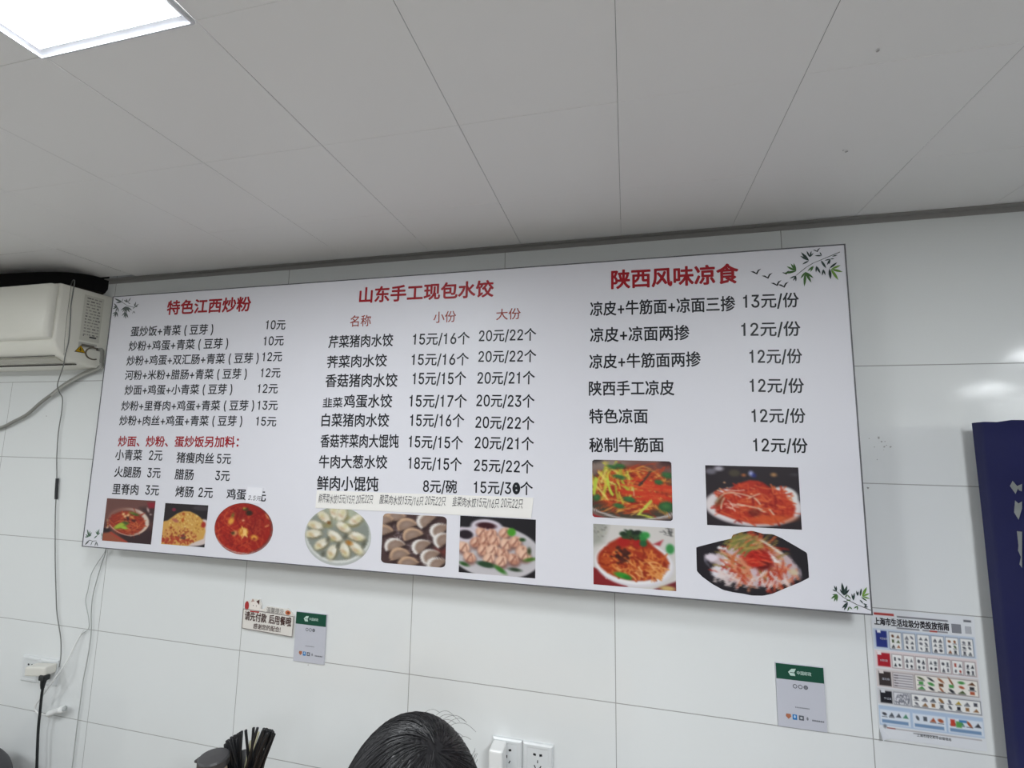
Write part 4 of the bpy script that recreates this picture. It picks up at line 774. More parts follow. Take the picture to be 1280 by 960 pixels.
# end-cap seam and stickers on the right end
bm = bmesh.new(); tube(bm, [(.0004, -.146, .285), (.0004, -.146, .17), (.0004, -.143, .08), (.0004, -.139, .03)], .0007, 6)
from_bm('end_seam', bm, mat('seam_grey', (150, 148, 138), .6), ACBODY)
def on_end(name, polys, label):
    V, F, C = [], [], []
    for i, (pts, rgb) in enumerate(polys):
        k = len(V); V += [(.0006 + i * 2e-5, p[0], p[1]) for p in pts]; C += [lin(rgb)] * len(pts)
        area = sum(pts[j][0] * pts[(j + 1) % len(pts)][1] - pts[(j + 1) % len(pts)][0] * pts[j][1] for j in range(len(pts)))
        idx = list(range(k, k + len(pts))); F.append(idx if area > 0 else idx[::-1])
    me = bpy.data.meshes.new(name); me.from_pydata(V, [], F); me.materials.append(INK); me.update()
    o = link(bpy.data.objects.new(name, me), ACBODY); set_ink(o, C); o['label'] = label; return o
g = random.Random(2); P = [(rectp(-.098, .095, -.03, .268), (226, 225, 214))]
for k in range(13):
    z = .258 - k * .0115; y = -.088
    while y < -.04:
        l = .004 + g.random() * .010; P.append((rectp(y, z - .0035, min(y + l, -.036), z + .001), (172, 170, 162) if g.random() < .8 else (128, 126, 122))); y += l + .002 + .004 * g.random()
P += [(rectp(-.066, .108, -.042, .114), (70, 70, 70)), (rectp(-.088, .112, -.085, .116), (90, 90, 90))]
on_end('rating_label', P, 'pale label with rows of small grey print')
on_end('serial_label', [(rectp(-.098, .066, -.036, .088), (206, 205, 196)), (rectp(-.088, .072, -.044, .082), (120, 116, 108))], 'small serial label with a smudged barcode')
on_end('warning_label', [([(-.108, .048), (-.070, .048), (-.089, .078)], (40, 36, 24)), ([(-.1045, .0502), (-.0735, .0502), (-.089, .0745)], (206, 164, 30)), (rectp(-.0905, .056, -.0875, .067), (40, 36, 24)), (ellp(-.089, .0535, .0018, .0018, 8), (40, 36, 24)), ([(-.095, .058), (-.0915, .062), (-.0915, .057)], (40, 36, 24)), ([(-.083, .058), (-.0865, .062), (-.0865, .057)], (40, 36, 24))], 'yellow triangular warning sticker')
bm = bmesh.new(); tube(bm, [(.0012, -.045 + .026 * math.cos(a), .052 + .022 * math.sin(a)) for a in [math.radians(60 + 240 * k / 16) for k in range(17)]], .0026, 6)
from_bm('knockout_ring', bm, mat('knockout_brown', (112, 104, 88), .7), ACBODY)
boxo('cord_outlet', mat('outlet_dark', (58, 54, 46), .7), ac, -.002, .003, -.036, -.016, .066, .076, .001)
# copper pipes lying on top of the unit
COPPER = mat('copper_pipe', (150, 104, 70), .4, .7)
pp_ = empty('refrigerant_pipe', (-.2, -.1, 2.139), 'brown corrugated pipe lying in the dark gap above the air conditioner', 'pipe')
bm = bmesh.new()
for k in range(9):
    x = -.13 + k * .009
    tube(bm, [(x, 0, .012), (x + .006, 0, .012)], lambda t: .0125 - .002 * abs(t - .5), 14)
tube(bm, [(-.32, 0, .012), (-.05, 0, .012)], .010, 14)
from_bm('corrugated_sleeve', bm, COPPER, pp_, True)
bm = bmesh.new(); tube(bm, catmull([(-.05, 0, .012), (-.02, .03, .012), (-.01, .1, .012), (-.01, .26, .03)], 5), .009, 12)
from_bm('bare_pipe', bm, mat('pipe_wrap', (60, 54, 48), .8), pp_, True)

# ------------------------------------------------------------------ cords and wires
GREY = mat('grey_cable_sheath', (150, 150, 144), .5)
THIN = mat('thin_grey_wire', (122, 124, 122), .55)
o = empty('power_cord', W['ac_cord'][0], 'thick grey air conditioner cord sloping down to the left edge', 'cord')
bs = Vector(W['ac_cord'][0])
bm = bmesh.new()
P = [Vector(p) - bs for p in W['ac_cord']]
tube(bm, catmull(P, 6), .0062, 10)
from_bm('sheath', bm, GREY, o, True)
P2 = catmull([p + Vector((.002, -.004, -.0085)) for p in P[3:8]], 6)
bm = bmesh.new(); tube(bm, P2, .0042, 8); from_bm('second_core', bm, mat('pale_cable_sheath', (186, 186, 180), .5), o, True)
w0 = Vector(W['wire_up'][0])
o = empty('thin_wire', w0, 'thin grey wire hanging from the air conditioner down to the left wall socket', 'wire')
loop = [Vector((-.2, -.1, 2.146)), Vector((-.17, -.115, 2.160)), Vector((-.14, -.13, 2.158)), Vector((-.122, -.138, 2.142))]
P = [p - w0 for p in [Vector(q) for q in W['wire_up'][1:]] + [Vector(q) for q in W['thin_wire'][1:]]]
stw = tubeo('strand', THIN, o, [l - w0 for l in loop] + P, .0016, 7)
tubeo('tape_wrap', mat('black_tape', (36, 38, 42), .5), stw, [Vector(q) - w0 for q in W['tape']], .0048, 8)
for nm, key, lb in (('lead_wire', 'lead_left', 'thin pale wire on the left leaving the lower left corner of the menu board'), ('lead_wire', 'lead_right', 'thin pale wire on the right running from the menu board corner down the tiles')):
    b0 = Vector(W[key][0]); o = tubeo(nm, mat('pale_wire', (176, 180, 178), .5), None, [Vector(q) - b0 for q in W[key]], .0012 if key == 'lead_left' else .0016, 7)
    o.location = b0; tag(o, lb, 'wire', 'lead wires of the menu board')
b0 = Vector(W['white_cable'][0])
o = empty('charging_cable', b0, 'white cable looping round the black cord to a white plug on the wall', 'cable')
WP = mat('white_plastic', (236, 237, 236), .3)
tubeo('cable', WP, o, [Vector(q) - b0 for q in W['white_cable']], .0026, 8)
a, b = Vector(W['usb_plug'][0]) - b0, Vector(W['usb_plug'][1]) - b0
bm = bmesh.new(); tube(bm, [a, a.lerp(b, .12), a.lerp(b, .15), a.lerp(b, .72), a.lerp(b, .75), b], lambda t: .006 if t < .15 else .0095 if t < .75 else .0105, 14)
from_bm('plug', bm, WP, o, True)
bm = bmesh.new(); tube(bm, [b, b + (b - a).normalized() * .004], .008, 12); from_bm('plug_tip', bm, mat('plug_grey', (190, 194, 194), .4), o, True)
b0 = Vector(W['black_cord'][0])
o = empty('black_cord', b0, 'black power cord hanging straight down from the left wall socket', 'cord')
BLK = mat('black_rubber', (26, 30, 32), .45)
tubeo('cable', BLK, o, [Vector(q) - b0 for q in W['black_cord']], .0040, 9)
bm = bmesh.new(); box(bm, -.014, .014, -.010, .012, -.006, .012, .004); tube(bm, [(0, 0, -.004), (-.002, 0, -.02), (-.004, .002, -.034)], lambda t: .0095 - .004 * t, 10)
from_bm('plug', bm, BLK, o)

# ------------------------------------------------------------------ wall sockets
HOLE = mat('socket_hole', (24, 24, 26), .7)
def socket(cx, cz, label, w=.084, plugs=0):
    t = empty('wall_socket', (cx, 0, cz), label, 'socket', group='white wall sockets')
    bm = bmesh.new(); h = .043
    prof = [(0, w / 2, h), (.006, w / 2, h), (.0095, w / 2 - .004, h - .004), (.0095, w / 2 - .012, h - .010), (.0085, w / 2 - .0135, h - .012)]
    rings = [[bm.verts.new((sx * a, -y, sz * b)) for sx, sz in ((-1, -1), (1, -1), (1, 1), (-1, 1))] for y, a, b in prof]
    for a, b in zip(rings, rings[1:]):
        for k in range(4): bm.faces.new((a[k], a[(k + 1) % 4], b[(k + 1) % 4], b[k]))
    bm.faces.new(rings[-1]); bmesh.ops.recalc_face_normals(bm, faces=bm.faces)
    cp = from_bm('cover_plate', bm, mat('socket_plastic', (222, 225, 226), .3), t)
    bm = bmesh.new()
    def slot(x, z, l, wd, ang):
        c, s = math.cos(ang), math.sin(ang)
        pts = [(x + (u * l) * c - (v * wd) * s, z + (u * l) * s + (v * wd) * c) for u, v in ((-.5, -.5), (.5, -.5), (.5, .5), (-.5, .5))]
        A = [bm.verts.new((p[0], -.0089, p[1])) for p in pts]; B = [bm.verts.new((p[0], -.0080, p[1])) for p in pts]
        bm.faces.new(A)
        for k in range(4): bm.faces.new((A[k], B[k], B[(k + 1) % 4], A[(k + 1) % 4]))
    slot(-.0085, .016, .0075, .0055, -.2); slot(.0085, .016, .0075, .0055, .2)
    slot(0, -.001, .0026, .0072, 0); slot(-.0075, -.014, .0026, .0080, .5); slot(.0075, -.014, .0026, .0080, -.5)
    from_bm('pin_hole', bm, HOLE, cp)
    return t
sl = W['sockL']
socket(-.286, .741, 'left half of the white double wall socket at lower left')
socket(-.201, .741, 'right half of the white double wall socket at lower left beside the thin wire')
socket(1.5045, .729, 'white wall socket with a charger plugged in beside the dark-haired person')
socket(1.5905, .729, 'empty white wall socket right of the plugged-in charger')
ad = empty('plug_adapter', (-.205, -.0095, .755), 'grubby white plug adapter block in the lower left double socket', 'adapter')
bm = bmesh.new(); box(bm, -.044, .052, -.040, -.001, -.012, .020, .006, 3)
for v in bm.verts: v.co.z += .10 * v.co.x
from_bm('adapter_body', bm, mat('grubby_white_plastic', (224, 222, 214), .4, bump=(60, .3, .002)), ad)
bm = bmesh.new()
bm.free()
for x in (-.02, .02):
    bm = bmesh.new(); tube(bm, [(x, -.0015, .004), (x, .001, .004)], .003, 8); from_bm('pin', bm, HOLE, ad)
ch = empty('phone_charger', (1.488, -.0095, .741), 'white phone charger plugged into the wall socket beside the person', 'charger')
bm = bmesh.new(); box(bm, -.022, .017, -.052, -.001, -.047, .028, .006, 3)
from_bm('charger_body', bm, WP, ch)
bm = bmesh.new(); box(bm, -.010, .004, -.0525, -.050, -.040, -.034, .001)
from_bm('usb_port', bm, mat('port_grey', (150, 152, 154), .5), ch)
tubeo('cable', WP, ch, [(-.003, -.045, -.044), (-.003, -.045, -.065), (-.006, -.042, -.10), (-.012, -.04, -.20), (-.010, -.04, -.34)], .0026, 8)

# ------------------------------------------------------------------ things stuck on the wall
def card(name, q, label, cat):
    xs_, zs_ = [p[0] for p in q], [p[2] for p in q]
    cx, cz = sum(xs_) / 4, sum(zs_) / 4
    o = empty(name, (cx, -.0005, cz), label, cat); return o, cx, cz
def payment_card(q, label):
    o, cx, cz = card('payment_card', q, label, 'sign')
    hw = (q[1][0] - q[0][0] + q[2][0] - q[3][0]) / 4; hh = (q[0][2] - q[3][2] + q[1][2] - q[2][2]) / 4
    boxo('plate', mat('card_acrylic', (200, 202, 212), .25), o, -hw, hw, -.004, 0, -hh, hh, .0012)
    y = -.0043; top = hh - .001
    sheet('green_band', o, [(rectp(-hw + .001, top - .036, hw - .001, top), (24, 78, 60))], y)
    lg = [(-.026, top - .018), (-.021, top - .026), (-.010, top - .026), (-.012, top - .018), (-.008, top - .009), (-.018, top - .010)]
    sheet('logo', o, [(lg, (196, 220, 210)), (rectp(-.022, top - .0195, -.010, top - .0180), (24, 78, 60))], y - .0002)['label'] = 'pale rounded logo on the green band'
    text('band_text', o, '中国邮政', -.006, top - .022, .026, top - .022, .0085, (196, 220, 210), y - .0002, .01)
    R = []
    for k in (-1, 0, 1): R += [(ellp(k * .012, top - .050, .005, .005), (96, 98, 106)), (ellp(k * .012, top - .050, .0033, .0033), (196, 198, 208) if k < 1 else (130, 132, 140))]
    sheet('pay_marks', o, R, y)
    b = -hh + .026
    I = [([(-.036, b), (-.030, b - .006), (-.024, b), (-.025, b + .006), (-.035, b + .006)], (176, 110, 80)), (rectp(-.021, b - .006, -.011, b + .006), (44, 122, 190)), (ellp(-.016, b + .001, .0022, .0035, 10), (190, 214, 236)), (rectp(-.007, b - .0055, .004, b + .0055), (96, 100, 110)), (ellp(-.0015, b, .003, .0026, 10), (196, 200, 206)), (ellp(.012, b, .0022, .004, 10), (130, 132, 140))]
    for k in range(6): I.append((rectp(.022 + k * .0045, b - .004, .0255 + k * .0045, b - .0005), (120, 122, 130)))
    for k in range(9): I.append((rectp(-.014 + k * .0036, -hh + .048, -.0115 + k * .0036, -hh + .0505), (140, 142, 150)))
    sheet('footer_marks', o, I, y)
    return o
payment_card(W['cardL'], 'grey payment card with a green band beside the cat notice under the board')
payment_card(W['cardR'], 'grey payment card with a green band under the right end of the board')
q = W['sign']; cx = sum(p[0] for p in q) / 4; cz = sum(p[2] for p in q) / 4
o = empty('payment_notice', (cx, -.0005, cz), 'white acrylic notice with brown lettering and a lucky cat asking to pay first', 'sign')
bm = bmesh.new(); ol = [(p[0] - cx, p[2] - cz) for p in W['sign_out']]
fa = bm.faces.new([bm.verts.new((a, -.001, b)) for a, b in ol]); r = bmesh.ops.extrude_face_region(bm, geom=[fa])
for v in [g_ for g_ in r['geom'] if isinstance(g_, bmesh.types.BMVert)]: v.co.y = -.006
bmesh.ops.recalc_face_normals(bm, faces=bm.faces)
from_bm('plate', bm, mat('notice_acrylic', (232, 228, 222), .3), o)
bm = bmesh.new()
qq = [(p[0] - cx, p[2] - cz) for p in (q[0], q[1], q[2], q[3])]
for a, b in ((0, 1), (1, 2), (2, 3), (3, 0)): tube(bm, [(qq[a][0], -.0064, qq[a][1]), (qq[b][0], -.0064, qq[b][1])], .0011, 5)
from_bm('outline', bm, mat('notice_outline', (136, 130, 126), .5), o)
for (l, rr), s, h, b, c in zip(W['signT'], ('请先付款 后用餐哦', '感谢您的配合!', '温馨提示'), (.0265, .016, .017), (.020, .009, .012), ((74, 48, 44), (74, 48, 44), (150, 146, 142))):
    text('lettering', o, s, l[0] - cx, l[2] - cz, rr[0] - cx, rr[2] - cz, h, c, -.0069, b)
c0, c1, c2, c3, c4 = [(p[0] - cx, p[2] - cz) for p in W['signcat']]
sheet('cat_picture', o, [(ellp(c0[0], c0[1] - .002, .021, .017), (240, 232, 226)), ([(c0[0] - .016, c0[1] + .010), (c0[0] - .010, c0[1] + .021), (c0[0] - .002, c0[1] + .013)], (190, 160, 150)), ([(c0[0] + .004, c0[1] + .014), (c0[0] + .016, c0[1] + .020), (c0[0] + .016, c0[1] + .004)], (88, 52, 48)), (ellp(c2[0] - .002, c2[1], .008, .014), (176, 54, 56)), (rectp(c0[0] - .017, c3[1] - .003, c0[0] + .018, c3[1] + .001), (176, 50, 48)),
    (ellp(c0[0] - .006, c0[1], .0016, .0016, 8), (60, 50, 50)), (ellp(c0[0] + .006, c0[1], .0016, .0016, 8), (60, 50, 50)), (ellp(c4[0], c4[1], .010, .007), (196, 110, 70)), (ellp(c4[0] + .001, c4[1], .004, .003), (110, 54, 40))], -.0066)['label'] = 'small white lucky cat with red details'
q = W['poster']; px0 = (q[0][0] + q[3][0]) / 2 - .006; px1 = (q[1][0] + q[2][0]) / 2 + .006; pz0 = (q[2][2] + q[3][2]) / 2 - .014; pz1 = (q[0][2] + q[1][2]) / 2 + .004
o = empty('sorting_poster', (px0, -.0006, pz0), 'paper waste-sorting poster with rows of small pictures between the board and the blue cooler', 'poster')
cv = pic_sorting_guide()
def curl(X, Y): return np.where((X < .10) & (Y > .93), -.012 * np.clip(((.10 - X) / .10 + (Y - .93) / .07) - .8, 0, 2) ** 1.5, 0)
pw, phh = px1 - px0, pz1 - pz0
picture('printed_sheet', o, cv, 0, pw, 0, phh, -.0006, bend=curl)
text('title', o, '上海市生活垃圾分类投放指南', .030 * pw, phh * .875, .755 * pw, phh * .878, .0165, (40, 38, 44), -.0010, .03)
sheet('code_mark', o, [(rectp(.78 * pw, phh * .865, .87 * pw, phh * .935), (136, 138, 144)), (rectp(.905 * pw, phh * .868, .965 * pw, phh * .925), (182, 184, 190))], -.0009)['label'] = 'two small blank grey squares'
for s, t, xx in (('可回收物', .178, .054), ('有害垃圾', .35, .04), ('湿垃圾', .494, .044), ('干垃圾', .644, .049)):
    text('row_title', o, s, xx * pw + .004, phh * (1 - t - .062), xx * pw + .020, phh * (1 - t - .062), .005, (200, 204, 214), -.0009, .0)
text('footer', o, '上海市绿化和市容管理局', .36 * pw, phh * .042, .68 * pw, phh * .042, .0065, (64, 62, 66), -.0009, .01)

# ------------------------------------------------------------------ drinks cooler with blue side
NAVY = mat('navy_vinyl', (33, 36, 92), .6, spec=.2, bump=(5, .25, .004))
zt = W['cool_top'][0][1]
ck = empty('drinks_cooler', (2.640, -.04, 0), 'tall dark blue cooler side with white lettering at the right edge', 'cooler', rz=math.radians(3))
CD, CW_ = .60, .62
bm = bmesh.new(); box(bm, .004, CW_, -CD, 0, .06, zt - .004, .004); from_bm('cabinet', bm, mat('cooler_grey', (190, 192, 198), .4), ck)
bm = bmesh.new(); n = 16; G = []
for i in range(n + 1):
    u = i / n
    G.append([bm.verts.new((-.001 - .0012 * math.sin(9 * u + 7 * w_) * (.3 + (w_ > .8)), -CD * u, .06 + (zt + .0015 * math.sin(u * 40) * (u < .3) - .06) * w_)) for w_ in [k / 14 for k in range(15)]])
for a, b in zip(G, G[1:]):
    for k in range(14): bm.faces.new((a[k], b[k], b[k + 1], a[k + 1]))
bmesh.ops.recalc_face_normals(bm, faces=bm.faces)
bmesh.ops.solidify(bm, geom=bm.faces[:], thickness=.003)
sdp = from_bm('side_panel', bm, NAVY, ck, True)
bm = bmesh.new()
GY = W['glyph']
ext = [[(.225, GY[0][0][1] + .002), (.235, GY[0][0][1] - .03), (.15, GY[0][0][1] - .035)], [(.20, GY[1][0][1] - .02), (.21, GY[1][0][1] - .10), (.16, GY[1][0][1] - .09)]]
for p in GY:
    bm.faces.new([bm.verts.new((-.0035, -a, z)) for a, z in p])
bmesh.ops.solidify(bm, geom=bm.faces[:], thickness=.0006)
bmesh.ops.recalc_face_normals(bm, faces=bm.faces)
from_bm('lettering', bm, mat('white_vinyl', (206, 212, 210), .5), sdp)['label'] = 'bold white lettering strokes on the blue side'
gd = boxo('glass_door', mat('cooler_glass', (30, 36, 44), .08), ck, .03, CW_ - .03, -CD - .025, -CD - .002, .16, zt - .22, .004)
boxo('header', NAVY, ck, .01, CW_ - .01, -CD - .03, -CD - .001, zt - .2, zt - .01, .006)
bm = bmesh.new(); tube(bm, [(.06, -CD - .028, .7), (.06, -CD - .05, .72), (.06, -CD - .05, 1.1), (.06, -CD - .028, 1.12)], .008, 10); from_bm('handle', bm, WP, gd, True)
for sx in (.05, CW_ - .05):
    for sy in (-.05, -CD + .05):
        bm = bmesh.new(); lathe(bm, [(0, 0), (.022, 0), (.018, .03), (.018, .061), (0, .061)], 14, (sx, sy, 0)); from_bm('foot', bm, BLK, ck, True)

# ------------------------------------------------------------------ table, chopsticks, condiment jar (low, at the lower edge of the photo)
TT = .70
tb = empty('dining_table', (1.1, -.50, 0), 'small wall-side dining table below the picture edge under the chopsticks', 'table')
boxo('tabletop', mat('table_laminate', (170, 140, 104), .35), tb, -.5, .75, -.22, .22, TT - .03, TT, .004)
for sx in (-.46, .71):
    for sy in (-.18, .18): boxo('leg', mat('table_steel', (90, 92, 96), .35, .8), tb, sx - .015, sx + .015, sy - .015, sy + .015, 0, TT - .03)
cb = Vector(W['chop_base'])
hd = empty('chopstick_holder', (cb.x, cb.y, TT), 'black round holder full of black chopsticks on the table at lower left', 'holder')
bm = bmesh.new(); lathe(bm, [(0, 0), (.036, 0), (.041, .02), (.044, .12), (.0425, .12), (.039, .02), (.0, .006)], 28); from_bm('cup', bm, mat('black_holder_plastic', (30, 30, 32), .45), hd, True)
CHB = mat('black_chopstick', (24, 25, 28), .4)
g = random.Random(11)
bm = bmesh.new()
tube(bm, [(0, 0, 0), (0, 0, .0005), (0, 0, .12), (0, 0, .2392), (0, 0, .24)], lambda t: .0021 + .0014 * t if 0 < t < 1 else .001 + .0016 * t, 8)
me = bpy.data.meshes.new('chopstick'); bm.to_mesh(me); bm.free(); me.materials.append(CHB); me.polygons.foreach_set('use_smooth', [True] * len(me.polygons))
first = None
def stick(tip, mesh, label, group, name='chopstick'):
    tip = Vector(tip)
    base = Vector((cb.x + (g.random() - .5) * .04, cb.y + (g.random() - .5) * .04, TT + .010))
    d = (tip - base).normalized(); o = bpy.data.objects.new(name, mesh)
    b = tip - d * .24
    if b.z < TT + .008: b = base
    o.location = b; o.rotation_mode = 'QUATERNION'; o.rotation_quaternion = Vector((0, 0, 1)).rotation_difference(d)
    L = (tip - b).length / .24; o.scale = (1, 1, L)
    link(o); return tag(o, label, 'chopstick', group)
for t in W['tips']: stick(t, me, 'black chopstick standing in the holder with the others', 'black chopsticks in the holder')
me2 = me.copy(); me2.materials.clear(); me2.materials.append(mat('pale_chopstick', (196, 192, 160), .5)); me2.name = 'pale_chopstick'
for t, lb in zip(W['pale'][:3], ('cream chopstick left of the others among the black ones', 'cream chopstick in the middle among the black ones', 'cream chopstick nearest the wide black bundle')): stick(t, me2, lb, 'cream chopsticks in the holder')
j = W['jar']
jr = empty('condiment_jar', (j[0], j[1], TT), 'round jar with a dark grey lid beside the chopsticks', 'jar')
hj = j[2] - TT
bm = bmesh.new(); lathe(bm, [(0, 0), (.028, 0), (.030, .004), (.030, hj - .035), (.026, hj - .02), (0, hj - .02)], 28); from_bm('jar_body', bm, mat('jar_beige', (196, 180, 158), .3), jr, True)
bm = bmesh.new(); lathe(bm, [(0, hj - .020), (.031, hj - .020), (.0325, hj - .017), (.0325, hj - .004), (.030, hj), (0, hj + .001)], 32); box(bm, -.046, -.030, -.008, .008, hj - .018, hj - .012, .002)
o = from_bm('lid', bm, mat('dark_grey_lid', (64, 64, 66), .4), jr, False)

# ------------------------------------------------------------------ waste bin at the lower left corner
wb = empty('waste_bin', (-.32, -.20, 0), 'dark grey domed bin top at the lower left corner', 'bin')
bm = bmesh.new(); lathe(bm, [(0, 0), (.13, 0), (.135, .01), (.165, .40), (.165, .41), (0, .41)], 36); from_bm('bin_body', bm, mat('dark_grey_plastic', (70, 70, 74), .6), wb, True)
bm = bmesh.new(); lathe(bm, [(.172, .40), (.172, .43)] + [(.172 * math.cos(a), .43 + .135 * math.sin(a)) for a in [math.radians(6 * k) for k in range(1, 15)]] + [(0, .565)], 36); from_bm('dome_lid', bm, mat('dark_grey_plastic', (70, 70, 74), .6), wb, True)

# ------------------------------------------------------------------ the seated person
SKIN = mat('skin', (206, 160, 132), .5)
HAIR = mat('black_hair', (22, 21, 24), .42, spec=.55)
HC = Vector((1.604, -.872, 1.155)); YAW = math.radians(25)
fw_ = Vector((-math.sin(YAW), math.cos(YAW), 0)); sd = Vector((math.cos(YAW), math.sin(YAW), 0)); up = Vector((0, 0, 1))
base = Vector((HC.x, HC.y, 0)) - fw_ * .06
pr = empty('person', base, 'dark-haired person seen from behind at the bottom of the picture, facing the wall', 'person')
def L3(s, f_, z): return sd * s + fw_ * f_ + up * z          # body frame, origin at person base
def skin_mesh(verts, edges, root, sub=2):
    names = list(verts); idx = {n: i for i, n in enumerate(names)}
    m_ = bpy.data.meshes.new('skin'); m_.from_pydata([verts[n][0] for n in names], [(idx[a], idx[b]) for a, b in edges], [])
    o_ = bpy.data.objects.new('skin', m_); COL.objects.link(o_)
    md = o_.modifiers.new('s', 'SKIN'); md.use_smooth_shade = True
    for i, n in enumerate(names):
        sv = m_.skin_vertices[0].data[i]; r_ = verts[n][1]; sv.radius = (r_, r_) if isinstance(r_, (int, float)) else r_; sv.use_root = (n == root)
    ss = o_.modifiers.new('u', 'SUBSURF'); ss.levels = sub; ss.render_levels = sub
    dg = bpy.context.evaluated_depsgraph_get(); ev = o_.evaluated_get(dg); me_ = bpy.data.meshes.new_from_object(ev)
    bpy.data.objects.remove(o_); return me_
V = {'pelvis': (L3(0, 0, .52), .125), 'waist': (L3(0, .0, .68), .112), 'chest': (L3(0, .02, .84), .122), 'upper': (L3(0, .03, .94), .085), 'neck0': (L3(0, .035, 1.0), .052), 'neck1': (L3(0, .05, 1.06), .05), 'skull': (L3(0, .06, 1.13), .06)}
E = [('pelvis', 'waist'), ('waist', 'chest'), ('chest', 'upper'), ('upper', 'neck0'), ('neck0', 'neck1'), ('neck1', 'skull')]
for s, n in ((-1, 'l'), (1, 'r')):
    V.update({'sh' + n: (L3(s * .165, .02, .945), .056), 'el' + n: (L3(s * .225, .14, .735), .041), 'wr' + n: (L3(s * .13, .30, .735), .026), 'pa' + n: (L3(s * .105, .355, .728), (.032, .016)),
              'hi' + n: (L3(s * .09, .03, .50), .088), 'kn' + n: (L3(s * .12, .40, .50), .06), 'an' + n: (L3(s * .12, .40, .09), .036), 'he' + n: (L3(s * .12, .39, .045), .036), 'to' + n: (L3(s * .125, .54, .03), .028)})
    E += [('upper', 'sh' + n), ('sh' + n, 'el' + n), ('el' + n, 'wr' + n), ('wr' + n, 'pa' + n), ('pelvis', 'hi' + n), ('hi' + n, 'kn' + n), ('kn' + n, 'an' + n), ('an' + n, 'he' + n), ('he' + n, 'to' + n)]
    for k, (off, ln) in enumerate(((-.027, .062), (-.009, .072), (.009, .068), (.026, .054))):
        b_ = L3(s * (.098 + .0), .375, .728) + sd * (off)
        V['f%d1%s' % (k, n)] = (b_ + fw_ * .02, .0092); V['f%d2%s' % (k, n)] = (b_ + fw_ * (.02 + ln * .55) + up * -.004, .0085); V['f%d3%s' % (k, n)] = (b_ + fw_ * (.02 + ln) + up * -.016, .0072)
        E += [('pa' + n, 'f%d1%s' % (k, n)), ('f%d1%s' % (k, n), 'f%d2%s' % (k, n)), ('f%d2%s' % (k, n), 'f%d3%s' % (k, n))]
    b_ = L3(s * .085, .335, .726)
    V['t1' + n] = (b_ - sd * (s * .022) + fw_ * .01, .0105); V['t2' + n] = (b_ - sd * (s * .036) + fw_ * .04, .0088)
    E += [('pa' + n, 't1' + n), ('t1' + n, 't2' + n)]
body = skin_mesh(V, E, 'pelvis', 1)
# head with face joined into the same surface
bm = bmesh.new(); bm.from_mesh(body)
hb = bmesh.ops.create_uvsphere(bm, u_segments=32, v_segments=24, radius=1)['verts']
hc = L3(0, .06, HC.z - .008)
for v in hb:
    x, y, z = v.co
    wdt = .074 * (1 - .16 * max(0, -z)) ; ln = .093
    q = sd * (x * wdt) + fw_ * (y * ln * (1 - .10 * max(0, -z) * (y < 0))) + up * (z * .112)
    if y > .75: 
        if abs(x) < .16 and -.42 < z < .05: q += fw_ * .020 * (1 - abs(x) / .16) * (1 - (z + .42) / .5)
        if .12 < abs(x) < .5 and .0 < z < .22: q -= fw_ * .006
        if abs(x) < .3 and -.66 < z < -.55: q += fw_ * .004
        if abs(x) < .25 and z < -.78: q += fw_ * .006
    v.co = hc + q
for s in (-1, 1):
    ev_ = bmesh.ops.create_uvsphere(bm, u_segments=12, v_segments=10, radius=1)['verts']
    for v in ev_: v.co = hc + sd * (s * .073 + v.co.x * .009) + fw_ * (-.006 + v.co.y * .017) + up * (-.012 + v.co.z * .030)
me_ = bpy.data.meshes.new('body'); bm.to_mesh(me_); bm.free()
o = bpy.data.objects.new('body', me_); me_.materials.append(SKIN); link(o, pr)
rm = o.modifiers.new('r', 'REMESH'); rm.mode = 'VOXEL'; rm.voxel_size = .006; rm.use_smooth_shade = True
dg = bpy.context.evaluated_depsgraph_get(); nm_ = bpy.data.meshes.new_from_object(o.evaluated_get(dg)); o.modifiers.clear(); o.data = nm_
nm_.materials.clear(); nm_.materials.append(SKIN); nm_.polygons.foreach_set('use_smooth', [True] * len(nm_.polygons))
# face details
for s in (-1, 1):
    bm = bmesh.new(); q = bmesh.ops.create_uvsphere(bm, u_segments=12, v_segments=8, radius=1)['verts']
    for v in q: v.co = hc + sd * (s * .030 + v.co.x * .012) + fw_ * (.083 + v.co.y * .006) + up * (.004 + v.co.z * .006)
    from_bm('eye', bm, mat('eye_dark', (40, 30, 28), .2), pr, True)
bm = bmesh.new(); tube(bm, [hc + sd * (.022 * t) + fw_ * (.083 - .006 * t * t) + up * (-.066) for t in (-1, -.5, 0, .5, 1)], lambda t: .0045 - .003 * abs(t - .5) * 2, 8); from_bm('lips', bm, mat('lips', (176, 104, 96), .5), pr, True)
# clothes
SV = {k: (V[k][0], V[k][1] + .014 if not isinstance(V[k][1], tuple) else V[k][1]) for k in ('pelvis', 'waist', 'chest', 'upper', 'shl', 'shr')}
SV['nk'] = (V['neck0'][0] + up * -.005, .062)
for n in 'lr':
    SV['sl' + n] = (V['sh' + n][0].lerp(V['el' + n][0], .62), .062)
SE = [('pelvis', 'waist'), ('waist', 'chest'), ('chest', 'upper'), ('upper', 'nk'), ('upper', 'shl'), ('upper', 'shr'), ('shl', 'sll'), ('shr', 'slr')]
m_ = skin_mesh(SV, SE, 'pelvis', 2); m_.materials.append(mat('dark_cotton_shirt', (52, 56, 70), .85, bump=(90, .2))); link(bpy.data.objects.new('shirt', m_), pr)
TV = {k: (V[k][0], V[k][1] + .014) for k in ('pelvis', 'hil', 'hir', 'knl', 'knr', 'anl', 'anr')}
TV['wst'] = (L3(0, 0, .66), .118); TV['pelvis'] = (L3(0, -.01, .545), .132)
